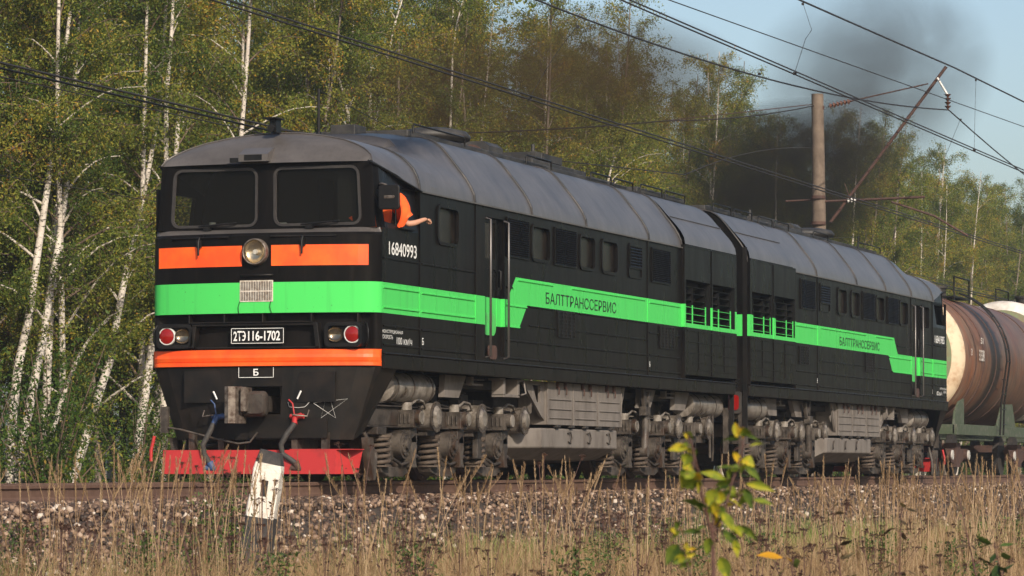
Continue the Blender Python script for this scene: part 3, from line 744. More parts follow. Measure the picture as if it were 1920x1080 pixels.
    T('running_number', number, .25, 1.27, 2.865, 3.035, M['white'], .012)
    T('speed_lettering', 'КОНСТРУЦИОННАЯ', .03, .76, 1.865, 1.915, M['white']); T('speed_lettering', 'СКОРОСТЬ', .03, .40, 1.80, 1.85, M['white'])
    T('speed_lettering', '100 км/ч', .54, 1.10, 1.742, 1.832, M['white'])
    T('brake_mark', 'Б', 1.48, 1.545, 1.765, 1.855, M['white'], .01); T('brake_mark', 'Б', 11.93, 11.99, 1.765, 1.845, M['white'], .01)
    # underfloor: bogies, tanks, boxes
    if name and full_front:
        bo = make_bogie(root); bo.location = (3.5, 0, 0)
        bo2 = copy_tree(bo, root); bo2.location = (13.35, 0, 0)
    else:
        src = bpy.data.objects['bogie']
        for xx in (3.5, 13.35):
            bo = copy_tree(src, root); bo.location = (xx, 0, 0); bo.rotation_euler = (0, 0, math.pi)
    for s in ((-1, 1)):
        bb = MB()
        x0, x1 = (7.08, 10.77) if sg < 0 else (6.2, 9.85)
        bb.box(x0, x1, s*1.0, s*1.44, .80, 1.42)
        for k in range(4): x = x0+(x1-x0)*k/3; bb.box(x-.012, x+.012, s*1.44, s*1.452, .80, 1.42)
        for z in (.90, 1.03, 1.17):
            for k in range(3): bb.box(x0+(x1-x0)*k/3+.1, x0+(x1-x0)*(k+1)/3-.1, s*1.44, s*1.458, z-.008, z+.008)
        bbo = bb.build('battery_box', M['boxpaint'], root, bevel=.012)
        for k in range(6):
            x = x0+.32+(x1-x0-.64)*k/5+(.12 if k % 2 == 0 else -.12)
            hh = MB(); hh.box(x-.03, x+.03, s*1.44, s*1.475, 1.33, 1.46); hh.tube([(x, s*1.47, 1.42), (x, s*1.48, 1.30), (x+.02, s*1.47, 1.24)], .011, n=5); hh.build('latch', M['rust'], bbo)
        for k in range(5):
            x = x0+.5+k*.68; hh = MB(); hh.box(x-.08, x+.08, s*1.40, s*1.46, .765, .80); hh.build('hinge', M['dark'], bbo)
        for (xa, xb) in ((x0-1.05, x0), (x1+.35, x1)):
            # triangular bracket plates with an oval cut out
            br = MB(); y = s*1.40; ox = xa+(xb-xa)*.55; oz = 1.22
            out = [(xa, 1.42), (xb, 1.42), (xb, .86), (xa+(xb-xa)*.85, .92)]
            inn = [(xa+(xb-xa)*.48, 1.36), (xb-(xb-xa)*.18, 1.36), (xb-(xb-xa)*.18, 1.10), (xa+(xb-xa)*.66, 1.12)]
            vv = [(p[0], y, p[1]) for p in out+inn]; br.add(vv, [(i, (i+1) % 4, 4+(i+1) % 4, 4+i) for i in range(4)])
            vv = [(p[0], y-s*.04, p[1]) for p in out+inn]; br.add(vv, [(i, (i+1) % 4, 4+(i+1) % 4, 4+i) for i in range(4)])
            for q in (out, inn):
                for i in range(4):
                    a_, b_ = q[i], q[(i+1) % 4]; br.add([(a_[0], y, a_[1]), (b_[0], y, b_[1]), (b_[0], y-s*.04, b_[1]), (a_[0], y-s*.04, a_[1])], [(0, 1, 2, 3)])
            br.build('bracket', M['boxpaint'], root)
        ar = MB()   # air reservoir under the cab, hung on straps
        ar.cyl((1.0, s*1.16, 1.22), (2.55, s*1.16, 1.22), .195, n=26); 
        for e, d in ((1.0, -1), (2.55, 1)): ar.cyl((e, s*1.16, 1.22), (e+d*.08, s*1.16, 1.22), .195, .10, n=26)
        aro = ar.build('air_reservoir', M['cylpaint'], root)
        for x in (1.15, 1.75, 2.45):
            h = MB(); h.cyl((x-.015, s*1.16, 1.22), (x+.015, s*1.16, 1.22), .203, n=26); h.box(x-.02, x+.02, s*1.15, s*1.22, 1.38, 1.45); h.build('strap', M['grime'], aro)
        ar = MB(); ar.cyl((15.1, s*1.2, 1.22), (16.95, s*1.2, 1.22), .195, n=26); aro = ar.build('air_reservoir', M['cylpaint'], root)
        for x in (15.5, 16.5):
            h = MB(); h.cyl((x-.015, s*1.2, 1.22), (x+.015, s*1.2, 1.22), .203, n=26); h.build('strap', M['grime'], aro)
        for x in (3.0, 14.2, 12.2): fr = MB(); fr.prism([(x, 1.42), (x+.85, 1.42), (x+.55, 1.12), (x-.05, 1.12)], 'y', s*1.25, s*1.33); fr.build('frame_gusset', M['boxpaint'], root)
        for x in (4.05, 13.6): fr = MB(); fr.box(x, x+.45, s*1.2, s*1.35, 1.30, 1.325); fr.box(x+.1, x+.2, s*1.22, s*1.3, 1.325, 1.42); fr.box(x+.2, x+.5, s*1.2, s*1.35, 1.375, 1.39); fr.build('pipe_hanger', M['boxpaint'], root)
        st = MB()   # step bracket under the door
        for z0, z1, xa, xb in ((1.18, 1.42, 5.0, 5.08), (1.18, 1.42, 5.62, 5.70), (1.16, 1.20, 5.0, 5.70), (1.39, 1.42, 4.85, 5.0), (1.39, 1.42, 5.70, 5.85)):
            st.box(xa, xb, s*1.30, s*1.48, z0, z1)
        st.tube([(5.85, s*1.49, 1.40), (5.85, s*1.52, 1.22), (5.72, s*1.50, 1.20)], .014, n=6)
        st.build('step', M['boxpaint'], root, bevel=.006)
        dm = MB(); dm.cyl((12.1, s*1.42, .46), (12.16, s*1.42, .95), .065, n=16); dm.cyl((12.15, s*1.42, .93), (12.19, s*1.42, 1.10), .05, n=12)
        dm.prism([(12.1, 1.10), (12.28, 1.10), (12.45, 1.38), (12.33, 1.38)], 'y', s*1.38, s*1.44); dm.prism([(12.1, 1.10), (12.28, 1.10), (12.10, 1.42), (11.98, 1.42)], 'y', s*1.38, s*1.44)
        dm.box(12.0, 12.25, s*1.36, s*1.48, 1.0, 1.14); dm.cyl((12.1, s*1.36, .43), (12.1, s*1.48, .43), .08, n=14)
        dm.build('damper', M['grime'], root, bevel=.006)
        ef = MB(); ef.box(16.98, 17.05, s*1.38, s*1.46, .42, 1.42); ef.box(16.98, 17.05, s*.6, s*1.46, 1.2, 1.42); ef.tube([(16.6, s*1.3, 1.2), (16.62, s*1.3, .5), (16.75, s*1.25, .3)], .02, n=6)
        ef.tube([(16.2, s*1.3, 1.0), (16.4, s*1.3, .8), (16.42, s*1.3, .35)], .025, n=6); ef.box(15.9, 16.3, s*.9, s*1.25, .6, .95)
        ef.build('end_frame', M['grime'], root)
    tk = MB(); x0, x1 = (5.95, 10.67) if sg < 0 else (6.25, 11.4)
    sec = []
    for (x, w, zt) in ((5.9, .95, .73), (6.9, 1.41, .75), (10.62, 1.41, .75), (10.72, 1.36, .74)):
        sec.append([(x, -w, zt), (x, -w, .47), (x+.05, -.75*w, .30), (x+.1, 0, .22), (x+.05, .75*w, .30), (x, w, .47), (x, w, zt)])
    tk.loft(sec, smooth=False, closed=True)
    for q in (sec[0], sec[-1]): tk.add(q, [list(range(len(q)))])
    tk.box(6.0, 10.7, -1.0, 1.0, .75, 1.3, 1)
    tko = tk.build('fuel_tank', [M['boxpaint'], M['dark']], root, bevel=.02)
    for s in (-1, 1):
        for x in (8.2, 9.15, 10.15):
            h = MB(); h.tube([(x-.08, s*1.42, .68), (x, s*1.44, .70), (x+.06, s*1.44, .62), (x+.04, s*1.43, .54), (x-.06, s*1.42, .56)], .012, n=5); h.build('tank_handle', M['grime'], tko)
    ud = MB()
    for (a, c, z0, z1) in ((.9, 6.3, .95, 1.28), (10.8, 16.9, .95, 1.28)): ud.box(a, c, -.5, .5, z0, z1)
    for i in range(60):
        x = random.choice([random.uniform(.9, 6.3), random.uniform(10.9, 16.8)]); y = random.uniform(.5, 1.05)*random.choice((-1, 1)); z = random.uniform(.98, 1.3)
        a_, b_, c_ = random.uniform(.04, .22), random.uniform(.03, .12), random.uniform(.03, .12); ud.box(x-a_, x+a_, y-b_, y+b_, z-c_, z+c_)
    for i in range(10):
        x = random.uniform(1, 15); y = random.uniform(.8, 1.2)*random.choice((-1, 1)); z = random.uniform(1.08, 1.3)
        ud.tube([(x, y, z), (x+.7, y, z-.02), (x+.9, y, z-.1), (x+1.6, y, z-.1)], .02, n=6)
    ud.build('underframe', M['dark'], root, bevel=.01)

    # --- front end
    def fbox(mb_, y0, y1, z0, z1, t, mi=0, off=0.0):
        a = (fx(y0)-off, y0); c = (fx(y1)-off, y1)
        vs = [(a[0], a[1], z0), (c[0], c[1], z0), (c[0], c[1], z1), (a[0], a[1], z1)]
        vs += [(q[0]-t, q[1], q[2]) for q in vs]
        mb_.add(vs, [(0, 1, 2, 3), (7, 6, 5, 4), (0, 4, 5, 1), (1, 5, 6, 2), (2, 6, 7, 3), (3, 7, 4, 0)], mi)
    for (ya, yb) in ((-1.43, -.20), (.20, 1.43)):
        pn = MB(); k = 10
        for i in range(k): fbox(pn, ya+(yb-ya)*i/k, ya+(yb-ya)*(i+1)/k, 2.715, 2.975, .008)
        pn.build('orange_panel', M['orange'], root)
        l_ = MB(); ym = -.62 if ya < 0 else .80
        xf_ = fx(ym); l_.tube([(xf_-.02, ym, 3.09), (xf_-.06, ym, 3.02), (xf_-.055, ym, 2.86)], .014, n=6); l_.box(xf_-.05, xf_, ym-.03, ym+.03, 2.96, 3.06)
        l_.tube([(fx(ym-.5)-.03, ym-.42, 3.085), (fx(ym+.45)-.03, ym+.42, 3.085)], .012, n=6)
        l_.build('latch', M['black'], root)
    st = MB(); pts = [(-p[1], p[0]) for p in PLAN[::-1]]+[(p[1], p[0]) for p in PLAN[1:]]
    prof_s = [(0, 1.452), (.018, 1.458), (.018, 1.50), (.008, 1.505), (.018, 1.515), (.030, 1.56), (.022, 1.60), (.022, 1.655), (0, 1.663)]
    st.loft([[(x-d, y*(1+d*.006), z) for (y, x) in pts] for d, z in prof_s], smooth=False)
    st.build('orange_strip', M['orange'], root)
    # headlight
    hl = MB(); hx_ = -.345
    def lathe(mb_, prof, mi=0, c=(0, 2.892), n=36, smooth=True):
        secs = [[(x, c[0]+.88*r*math.cos(t), c[1]+.9*r*math.sin(t)) for t in np.linspace(0, 2*math.pi, n+1)] for x, r in prof]; mb_.loft(secs, mi, smooth)
    lathe(hl, [(hx_, .19), (hx_-.09, .185), (hx_-.10, .175), (hx_-.09, .163), (hx_-.075, .162)], 2)
    hlo = hl.build('headlight', [M['black'], M['black'], M['steel']], root)
    h2 = MB(); lathe(h2, [(hx_-.070, .161), (hx_-.052, .14), (hx_-.034, .10), (hx_-.022, .05), (hx_-.020, .001)]); h2.cyl((hx_-.02, 0, 2.892), (hx_-.06, 0, 2.892), .03, n=12, mi=1); h2.build('reflector', [M['chrome'], M['insw']], hlo)
    h3 = MB(); lathe(h3, [(hx_-.075, .165), (hx_-.088, .11), (hx_-.095, .05), (hx_-.096, .001)]); h3.build('lens', M['lensglass'], hlo)
    # lower recess: brackets, lamps, plate
    rc = MB()
    for y in (-1.30, -.72, -.08, .45, .96): rc.box(fx(y)-.0, fx(y)+.12, y-.008, y+.008, 2.0, 2.118)
    rc.box(-.33, -.20, -.75, .93, 2.00, 2.015); rc.box(-.285, -.21, -.84, .86, 1.68, 1.70)
    rc.prism([(-.80, 2.0), (-.84, 1.69), (-.78, 1.69), (-.74, 2.0)], 'x', -.30, -.12); rc.prism([(.84, 2.0), (.88, 1.69), (.94, 1.69), (.90, 2.0)], 'x', -.30, -.12)
    rc.box(-.305, -.215, -.8, .9, 1.965, 2.0)
    rc.build('number_plate_recess', M['skirt'], root, bevel=.006)
    pl = MB(); pl.box(-.315, -.29, -.36, .36, 1.735, 1.94); plo = pl.build('number_plate', M['black'], root)
    fr = MB()
    for a in ((-.355, .355, 1.742, 1.748), (-.355, .355, 1.928, 1.934), (-.357, -.351, 1.742, 1.934), (.351, .357, 1.742, 1.934)): fr.box(-.318, -.315, *a)
    fr.build('plate_border', M['white'], plo)
    text('plate_text', '2Т', .125, .115, M['white'], plo, front_mtx(-.3175, .325, 1.775), .022)
    text('plate_text', '116-1702', .125, .435, M['white'], plo, front_mtx(-.3175, .125, 1.775), .022)
    e_ = MB(); oy, oz = .172, 1.8375; A0 = [(oy+.018+.0-(.033)*math.cos(t)*1.0, oz+.0625*math.sin(t)) for t in np.linspace(-2.15, 2.15, 17)]; A1 = [(oy+.018-(.017)*math.cos(t), oz+.046*math.sin(t)) for t in np.linspace(-2.15, 2.15, 17)]
    e_.loft([[(-.319, q[0], q[1]) for q in A0], [(-.319, q[0], q[1]) for q in A1]], smooth=False); e_.box(-.3195, -.3188, oy-.008, oy+.026, oz-.008, oz+.008); e_.build('plate_text', M['white'], plo)
    for s in (-1, 1):
        y0, y1 = sorted((s*.90, s*1.40)); lb = MB()
        A_ = rrect(y0, y1, 1.69, 2.0, .07); B_ = rrect(y0+.045, y1-.045, 1.735, 1.955, .045); nn = len(A_)
        xb = lambda y: min(fx(y)+.05, -.08)
        xo = -.30
        secs = [[(-.08, p[0], p[1]) for p in A_], [(xo+.02, p[0], p[1]) for p in A_], [(xo, p[0]*.998, p[1]) for p in A_], [(xo, p[0], p[1]) for p in B_], [(xo+.07, p[0], p[1]) for p in B_]]
        lb.loft(secs, smooth=False, closed=True); lb.add([(xo+.07, p[0], p[1]) for p in B_], [list(range(len(B_)))])
        lbo = lb.build('lamp_housing', M['black'], root)
        yr = s*1.265 ; yw = s*1.04
        if s > 0: yr, yw = 1.26, 1.04
        r_ = MB(); cz = 1.845
        for rr, mi_, dx in ((.105, 1, 0), ):
            r_.loft([[(xo+.065-d, yr+r*math.cos(t), cz+r*math.sin(t)) for t in np.linspace(0, 2*math.pi, 33)] for d, r in ((0, .115), (.045, .115), (.05, .105), (.045, .098))], 1, True)
            r_.loft([[(xo+.065-d, yr+r*math.cos(t), cz+r*math.sin(t)) for t in np.linspace(0, 2*math.pi, 33)] for d, r in ((.04, .1), (.055, .06), (.06, .001))], 0, True)
        r_.build('marker_lamp', [M['redlens'], M['insw']], lbo)
        w_ = MB(); w_.loft([[(xo+.06-d, yw+r*math.cos(t)*1.0, cz+r*.9*math.sin(t)) for t in np.linspace(0, 2*math.pi, 33)] for d, r in ((.045, .105), (.02, .09), (0, .05), (-.005, .001))], 0, True)
        w_.build('buffer_lamp', M['lampglass'], lbo)
        hd = MB(); ye = s*1.45; xh = fx(ye)
        hd.tube([(xh, ye-s*.06, 1.99), (xh-.08, ye-s*.02, 1.98), (xh-.10, ye+s*.01, 1.90), (xh-.10, ye+s*.01, 1.78), (xh-.08, ye-s*.02, 1.71), (xh, ye-s*.06, 1.70)], .012, n=6)
        hd.build('grab_handle', M['black'], root)
    # socket grille
    g = MB(); fbox(g, -.225, .225, 2.265, 2.535, .010, 0)
    for i in range(19):
        y = -.203+i*.02255
        for z0, z1 in ((2.28, 2.392), (2.408, 2.52)): g.box(-.362, -.3605, y-.0048, y+.0048, z0, z1, 1)
    g.build('front_grille', [M['grillewhite'], M['black']], root)
    g = MB(); g.tube([(-.35, .20, 2.60), (-.39, .20, 2.60), (-.39, -.22, 2.60), (-.35, -.22, 2.60)], .012, n=6)
    g.tube([(-.365, .22, 2.27), (-.37, .24, 2.2), (-.36, .235, 2.12)], .004, n=4); g.tube([(-.365, -.2, 2.27), (-.37, -.19, 2.2), (-.36, -.21, 2.12)], .004, n=4); g.build('front_rail', M['black'], root)
    # visor box on the forehead
    g = MB(); g.prism([(-.24, 4.05), (-.24, 4.14), (-.02, 4.24), (.1, 4.24), (.1, 4.05)], 'y', -.10, .30, 0)
    g.build('signal_lamp_box', M['roof'], root)
    g = MB(); g.box(-.245, -.22, -.02, .22, 4.065, 4.135); g.prism([(-.21, 4.04), (-.24, 4.10), (-.24, 4.04)], 'y', .30, .42); g.build('signal_lamp', M['black'], root)
    g = MB(); g.box(.14, .30, -.06, .03, 4.45, 4.62); g.box(.05, .34, -.10, .10, 4.62, 4.635); g.cyl((.1, 0, 4.50), (.3, 0, 4.50), .05, .02, n=12); g.build('horn', M['black'], root)
    g = MB(); g.tube([(1.76, 0, 4.46), (1.76, 0, 5.17)], .022, n=8); g.cyl((1.76, 0, 4.46), (1.76, 0, 4.60), .085, .03, n=12); g.tube([(1.76, 0, 5.15), (6, .2, 4.86)], .005, n=4); g.build('antenna', M['black'], root)
    # skirt below the strip
    sk = MB()
    zt, zm, zb = 1.45, .66, .53
    T_ = [(fx(y)+.015, y, zt) for y in np.linspace(-1.50, 1.50, 13)]
    B2 = [(fx(y)+.03, y*.80, zb) for y in np.linspace(-1.50, 1.50, 13)]
    # opening for the coupler between |y|<.32, z .84..1.20
    def SP(y, z):  # y in top scale
        k = (zt-z)/(zt-zb); return (fx(y)+.015+.015*k, y*(1-.20*k), z)
    ysb = [-1.5, -1.3, -1.1, -.9, -.7, -.5, -.36, .36, .5, .7, .9, 1.1, 1.3, 1.5]; zsb = [zt, 1.20, .85, zb]
    for i in range(len(ysb)-1):
        for j in range(3):
            if abs((ysb[i]+ysb[i+1])/2) < .3 and j == 1: continue
            sk.add([SP(ysb[i], zsb[j]), SP(ysb[i+1], zsb[j]), SP(ysb[i+1], zsb[j+1]), SP(ysb[i], zsb[j+1])], [(0, 1, 2, 3)])
    for s in (-1, 1):
        a = SP(s*1.5, zt); c = SP(s*1.5, zb)
        sk.add([a, c, (.12, s*1.26, .62), (.62, s*1.54, zt), (0, s*1.55, zt)], [(0, 1, 2, 3, 4)])
        sk.add([c, (.12, s*1.26, .62), (.15, 0, .60), (c[0], 0, zb)], [(0, 1, 2, 3)])
    # coupler pocket
    for q in (((-.33, -.32), (.35, -.32)), ((-.33, .32), (.35, .32))): sk.add([(q[0][0], q[0][1], .85), (q[1][0], q[1][1], .85), (q[1][0], q[1][1], 1.2), (q[0][0], q[0][1], 1.2)], [(0, 1, 2, 3)])
    sk.add([(-.33, -.32, 1.2), (.35, -.32, 1.2), (.35, .32, 1.2), (-.33, .32, 1.2)], [(0, 1, 2, 3)]); sk.add([(.35, -.32, .85), (.35, .32, .85), (.35, .32, 1.2), (.35, -.32, 1.2)], [(0, 1, 2, 3)])
    # welded cover plates
    for (ya, yb, za, zb_) in ((.38, 1.0, 1.0, 1.40), (-1.05, -.42, 1.0, 1.38), (-.95, .1, .55, .80)):
        xx = fx((ya+yb)/2)-.004
        sk.box(xx, xx+.03, ya, yb, za, zb_)
    sk.build('front_skirt', M['skirt'], root)
    g = MB(); x = -.352
    for a in ((.232, .238, 1.31, 1.44), (-.238, -.232, 1.31, 1.44), (-.238, .238, 1.31, 1.316)): g.box(x-.004, x-.001, *a)
    g.build('brake_mark_box', M['white'], root)
    text('brake_mark', 'Б', .085, .07, M['white'], root, front_mtx(-.356, .035, 1.335), .02)
    # chalk star and scribbles
    def chalk(pts, r=.004):
        c_ = MB(); c_.tube([(fx(y)-.016+.0, y, z) for y, z in pts], r, n=4); return c_
    star = [(-.75, .99), (-1.17, 1.04), (-.84, .80), (-.93, 1.14), (-1.02, .80), (-.75, .985)]
    c_ = MB()
    for pts in (star, [(-.90, 1.38), (-.91, 1.2), (-.92, 1.14)], [(-.42, 1.0), (-.44, .94), (-.55, .93), (-.64, .94), (-.70, 1.0)]):
        if pts: c_.tube([(fx(y/(1-.2*(1.45-z)/.92))+.005, y, z) for y, z in pts], .0032, n=4)
    c_.build('chalk_star', M['white'], root)
    # coupler
    cp = MB()
    cp.box(-.45, .3, -.11, .11, .88, 1.08, 0)
    secs_ = []
    for x, hw, hh, cy_ in ((-.40, .17, .15, -.02), (-.50, .19, .165, -.03), (-.60, .175, .155, -.06), (-.66, .12, .12, -.11)):
        secs_.append([(x, cy_+q[0], .975+q[1]) for q in rrect(-hw, hw, -hh, hh, .06, 3)])
    cp.loft(secs_, 0, False, True); cp.add(secs_[-1], [list(range(len(secs_[-1])))], 0)
    cp.prism([(-.84, .17), (-.82, .23), (-.56, .24), (-.50, .20), (-.50, .07), (-.66, .06), (-.78, .10)], 'z', .73, 1.19, 1)
    cp.prism([(-.80, .02), (-.74, -.02), (-.56, -.03), (-.54, .06), (-.66, .06)], 'z', .88, 1.18, 1)
    cp.prism([(-.72, .045), (-.62, .03), (-.60, .08), (-.70, .10)], 'z', .84, 1.10, 0)
    cp.tube([(-.52, -.16, 1.02), (-.60, -.17, 1.0), (-.61, -.16, .93), (-.52, -.15, .90)], .012, n=6, mi=1)
    cp.build('coupler', [M['frame'], M['steel']], root, bevel=.025)
    # brake hoses
    for (yy, zz, mt, lean) in ((.52, .80, M['blue'], .07), (-.54, .80, M['red'], -.06)):
        h = MB()
        h.tube([(-.30, yy-.05, zz+.03), (-.40, yy, zz), (-.44, yy+lean*.3, zz-.08)], .038, n=10); h.cyl((-.36, yy+.07, zz+.02), (-.36, yy-.11, zz+.02), .032, n=10)
        h.tube([(-.38, yy+.01, zz+.04), (-.39, yy+.03, zz+.18), (-.37, yy+.09, zz+.23)], .010, n=6)
        ho = h.build('brake_valve', mt, root)
        k = MB(); k.tube([(-.44, yy+.02*np.sign(lean), zz-.07), (-.50, yy+.06, zz-.2), (-.52, yy+.13, zz-.33), (-.50, yy+.12, zz-.45), (-.47, yy+.06-.1*(yy < 0), zz-.56)], .036, n=12); k.build('brake_hose', M['rubber'], ho)
        k = MB(); k.cyl((-.47, yy+.06-.1*(yy < 0), zz-.55), (-.45, yy+.02-.1*(yy < 0), zz-.63), .05, n=12); k.cyl((-.47, yy+.12-.1*(yy < 0), zz-.62), (-.45, yy-.02-.1*(yy < 0), zz-.64), .035, n=10); k.build('hose_coupling', M['blue'] if yy > 0 else M['rust'], ho)
        k = MB(); k.tube([(-.365, yy+.18*(1 if yy > 0 else -1), zz+.10), (-.42, yy+.18*(1 if yy > 0 else -1), zz+.02), (-.44, yy+.02, zz+.0+.04)], .010, n=5); k.build('hook_rod', M['steel'], ho); k = MB(); k.tube([(fx(yy)-.03, yy-.02+.03*(yy > 0), zz+.24), (fx(yy)-.03, yy-.02+.03*(yy > 0)-.05*np.sign(-yy), zz+.34)], .012, n=5); k.build('white_handle', M['white'], ho)
    # uncoupling rod
    g = MB(); g.tube([(-.40, 1.28, .70), (-.42, 1.0, .66), (-.44, .5, .54), (-.44, .2, .48), (-.42, .05, .50), (-.42, -.05, .62)], .014, n=6); g.box(-.42, -.36, 1.18, 1.28, .62, .95); g.build('uncoupling_rod', M['grime'], root)
    g = MB(); g.tube([(-.42, 1.36, .58), (-.43, 1.40, .40), (-.43, 1.40, .26)], .022, n=8); g.build('rod_handle', M['red'], root)
    # plow
    pw = MB()
    pw.prism([(-.48, .10), (-.44, .10), (-.40, .385), (-.34, .385), (-.34, .40), (-.46, .40)], 'y', -1.12, 1.22)
    for s, ye, yi in ((-1, -1.26, -1.12), (1, 1.26, 1.22)):
        pw.add([(-.48, yi, .10), (-.46, yi, .40), (-.10, s*1.34, .40), (-.16, s*1.30, .10)], [(0, 1, 2, 3)])
    pw.box(-.46, -.1, -1.36, -.5, .400, .412); pw.box(-.44, -.30, -1.1, 1.15, .385, .395)
    pw.build('snow_plow', M['red'], root)
    for s in (-1, 1):
        g = MB()
        g.box(-.3, -.2, s*.9-.04, s*.9+.04, .40, .62); g.build('plow_bracket', M['grime'], root); g = MB(); g.box(-.3, .4, s*.5-.04, s*.5+.04, .40, .55); g.build('plow_bracket', M['grime'], root); g = MB()
        g.prism([(.05, .56), (.22, .56), (.34, .18), (.30, .02), (.22, .02), (.12, .30)], 'y', s*1.26, s*1.36)
        g.tube([(.3, s*1.2, .62), (.45, s*1.3, .35), (.40, s*1.3, .05)], .03, n=6)
        g.build('guard_iron', M['grime'], root)
    # rear end of the section
    g = MB(); g.box(L, L+.46, -.62, .62, 1.5, 3.95); 
    for k in range(5): g.box(L+.03+k*.09, L+.07+k*.09, -.68, .68, 1.45, 4.0)
    g.build('gangway_bellows', M['rubber'], root)
    for s in (-1, 1):
        g = MB(); 
        P_ = rrect(s*1.31-.14, s*1.31+.14, 1.12, 1.50, .05); Q_ = rrect(s*1.31-.10, s*1.31+.10, 1.18, 1.44, .05)
        g.prism(P_, 'x', L+.005, L+.07); lo_ = g.build('tail_lamp_box', M['dark'], root)
        g = MB(); g.prism(Q_, 'x', L+.07, L+.085); g.build('tail_lamp', M['redlens'], lo_)
        g = MB(); g.box(L+.001, L+.03, s*1.47, s*1.55, .75, 4.0); g.tube([(L+.03, s*1.4, 1.7), (L+.2, s*1.38, 1.55), (L+.4, s*1.37, 1.7)], .022, n=6); g.tube([(L+.03, s*1.3, 2.1), (L+.2, s*1.28, 1.9), (L+.4, s*1.3, 2.1)], .022, n=6)
        g.build('end_post', M['black'], root)
    return root, PF, fx

ribsA = [(.05, 1.36, z) for z in (2.446, 2.196, 1.960, 1.722, 2.815)]+[(1.46, 3.55, z) for z in (2.435, 2.197, 1.957, 1.712, 2.812)]+[(4.88, 5.80, 2.43), (4.88, 5.55, 2.135)]+\
        [(5.9, 7.15, 2.183), (8.06, 11.78, 2.183)]+[(4.9, 11.78, z) for z in (1.944, 1.70)]+[(11.93, 13.7, z) for z in (2.30, 1.70, 1.95)]+[(4.9, 5.2, 2.68), (5.4, 7.0, 2.80), (7.9, 11.7, 2.80), (11.95, 13.7, 2.78), (5.9, 7.1, 2.45), (8.06, 11.78, 2.45)]
specA = dict(windows=[(2.06, 2.88), (6.01, 6.84), (8.27, 9.03), (9.38, 10.19)], door=(4.0, 4.83), doorzone=(3.6, 4.85), louvres=[(4.90, 5.85), (7.07, 8.07), (12.07, 13.1)],
             small=(10.79, 11.52), grilles=[(7.22, 8.0, 2.07, 2.435), (12.52, 13.3, 2.08, 2.42)], seams=[1.40, 3.60, 11.85], ribs=ribsA)
ribsB = [(.05, 1.36, z) for z in (2.446, 2.196, 1.960, 1.722, 2.815)]+[(1.55, 2.7, z) for z in (2.435, 2.197, 1.957, 1.712, 2.812)]+[(3.7, 5.80, 2.43), (3.7, 5.55, 2.135)]+\
        [(5.9, 7.15, 2.183), (8.06, 11.78, 2.183)]+[(3.7, 11.78, z) for z in (1.944, 1.70)]+[(12.0, 13.6, z) for z in (1.70, 1.95)]+[(5.4, 7.0, 2.80), (7.9, 11.7, 2.80), (12.0, 13.7, 2.78), (3.7, 5.0, 2.68)]
specB = dict(windows=[(1.89, 2.65), (4.03, 4.80), (6.26, 7.0), (8.46, 9.19), (9.58, 10.31)], door=(2.74, 3.58), doorzone=(2.7, 3.6), louvres=[(4.96, 5.96), (7.16, 8.22), (12.16, 13.25)],
             small=(10.94, 11.78), grilles=[(7.2, 7.95, 2.08, 2.44), (12.68, 13.35, 2.08, 2.41)], seams=[1.50, 3.66, 11.92], ribs=ribsB, dflip=True)
TL = 35.05
locoA, PFA, _ = make_section('diesel_locomotive', 'leading black locomotive half with green stripe, orange front panels and red plow on the rail', -1, specA, (0, 0, 0), 0, '16840993', True)
locoB, _, _ = make_section('diesel_locomotive', 'trailing black locomotive half coupled behind, green stripe, next to the tank wagon', 1, specB, (TL, 0, 0), math.pi, '16841985', False)

# side window frame and mirror of the leading cab
g = MB()
yw = -1.51
for pts in ([(.13, yw, 3.27), (.02, yw, 3.70), (.5, yw-.0, 3.735), (.98, yw, 3.66), (1.0, yw, 3.30), (.6, yw, 3.25), (.13, yw, 3.27)],): g.tube(pts, .016, n=6)
g.tube([(.50, yw-.04, 3.25), (.50, yw-.04, 3.50)], .010, n=6); g.tube([(.90, yw-.03, 3.28), (.93, yw-.03, 3.62)], .012, n=6)
g.box(.62, 1.15, -1.60, -1.52, 3.215, 3.235)
g.build('drop_window_frame', M['black'], locoA)
g = MB(); g.add([(.16, -1.515, 3.29), (.50, -1.515, 3.27), (.52, -1.515, 3.46), (.10, -1.515, 3.48)], [(0, 1, 2, 3)]); g.build('wind_deflector', M['glass'], locoA)
g = MB()
mA = rrect(-.14, .14, 3.40, 3.71, .04); mp = []
# mirror plate stands across the train, tilted
vs = [(-.20+.03*math.cos(1)+0*p[0], -1.70+p[0], p[1]) for p in mA]
g.prism([(-1.72+p[0], p[1]) for p in mA], 'x', -.20, -.165)
mir = g.build('mirror', M['black'], locoA, bevel=.012)
g = MB(); g.tube([(.02, -1.52, 3.56), (-.10, -1.60, 3.56), (-.21, -1.68, 3.56), (-.21, -1.80, 3.56)], .012, n=6); g.tube([(.0, -1.52, 3.74), (-.17, -1.62, 3.73), (-.17, -1.68, 3.71)], .012, n=6); g.box(-.215, -.20, -1.79, -1.66, 3.54, 3.575); g.build('mirror_arm', M['steel'], mir)
# lettering on the rear wall of the trailing half
text('rear_lettering', 'СЦЕПКУ', .05, .2, M['white'], locoB, side_mtx(0, 0, 0, 1) @ Matrix.Identity(4), 0).matrix_local = Matrix.Translation((17.056, -0+1.36, 2.78)) @ Matrix(((0, 0, 1), (1, 0, 0), (0, 1, 0))).to_4x4() @ side_mtx(0, 0, 0, 1).inverted()

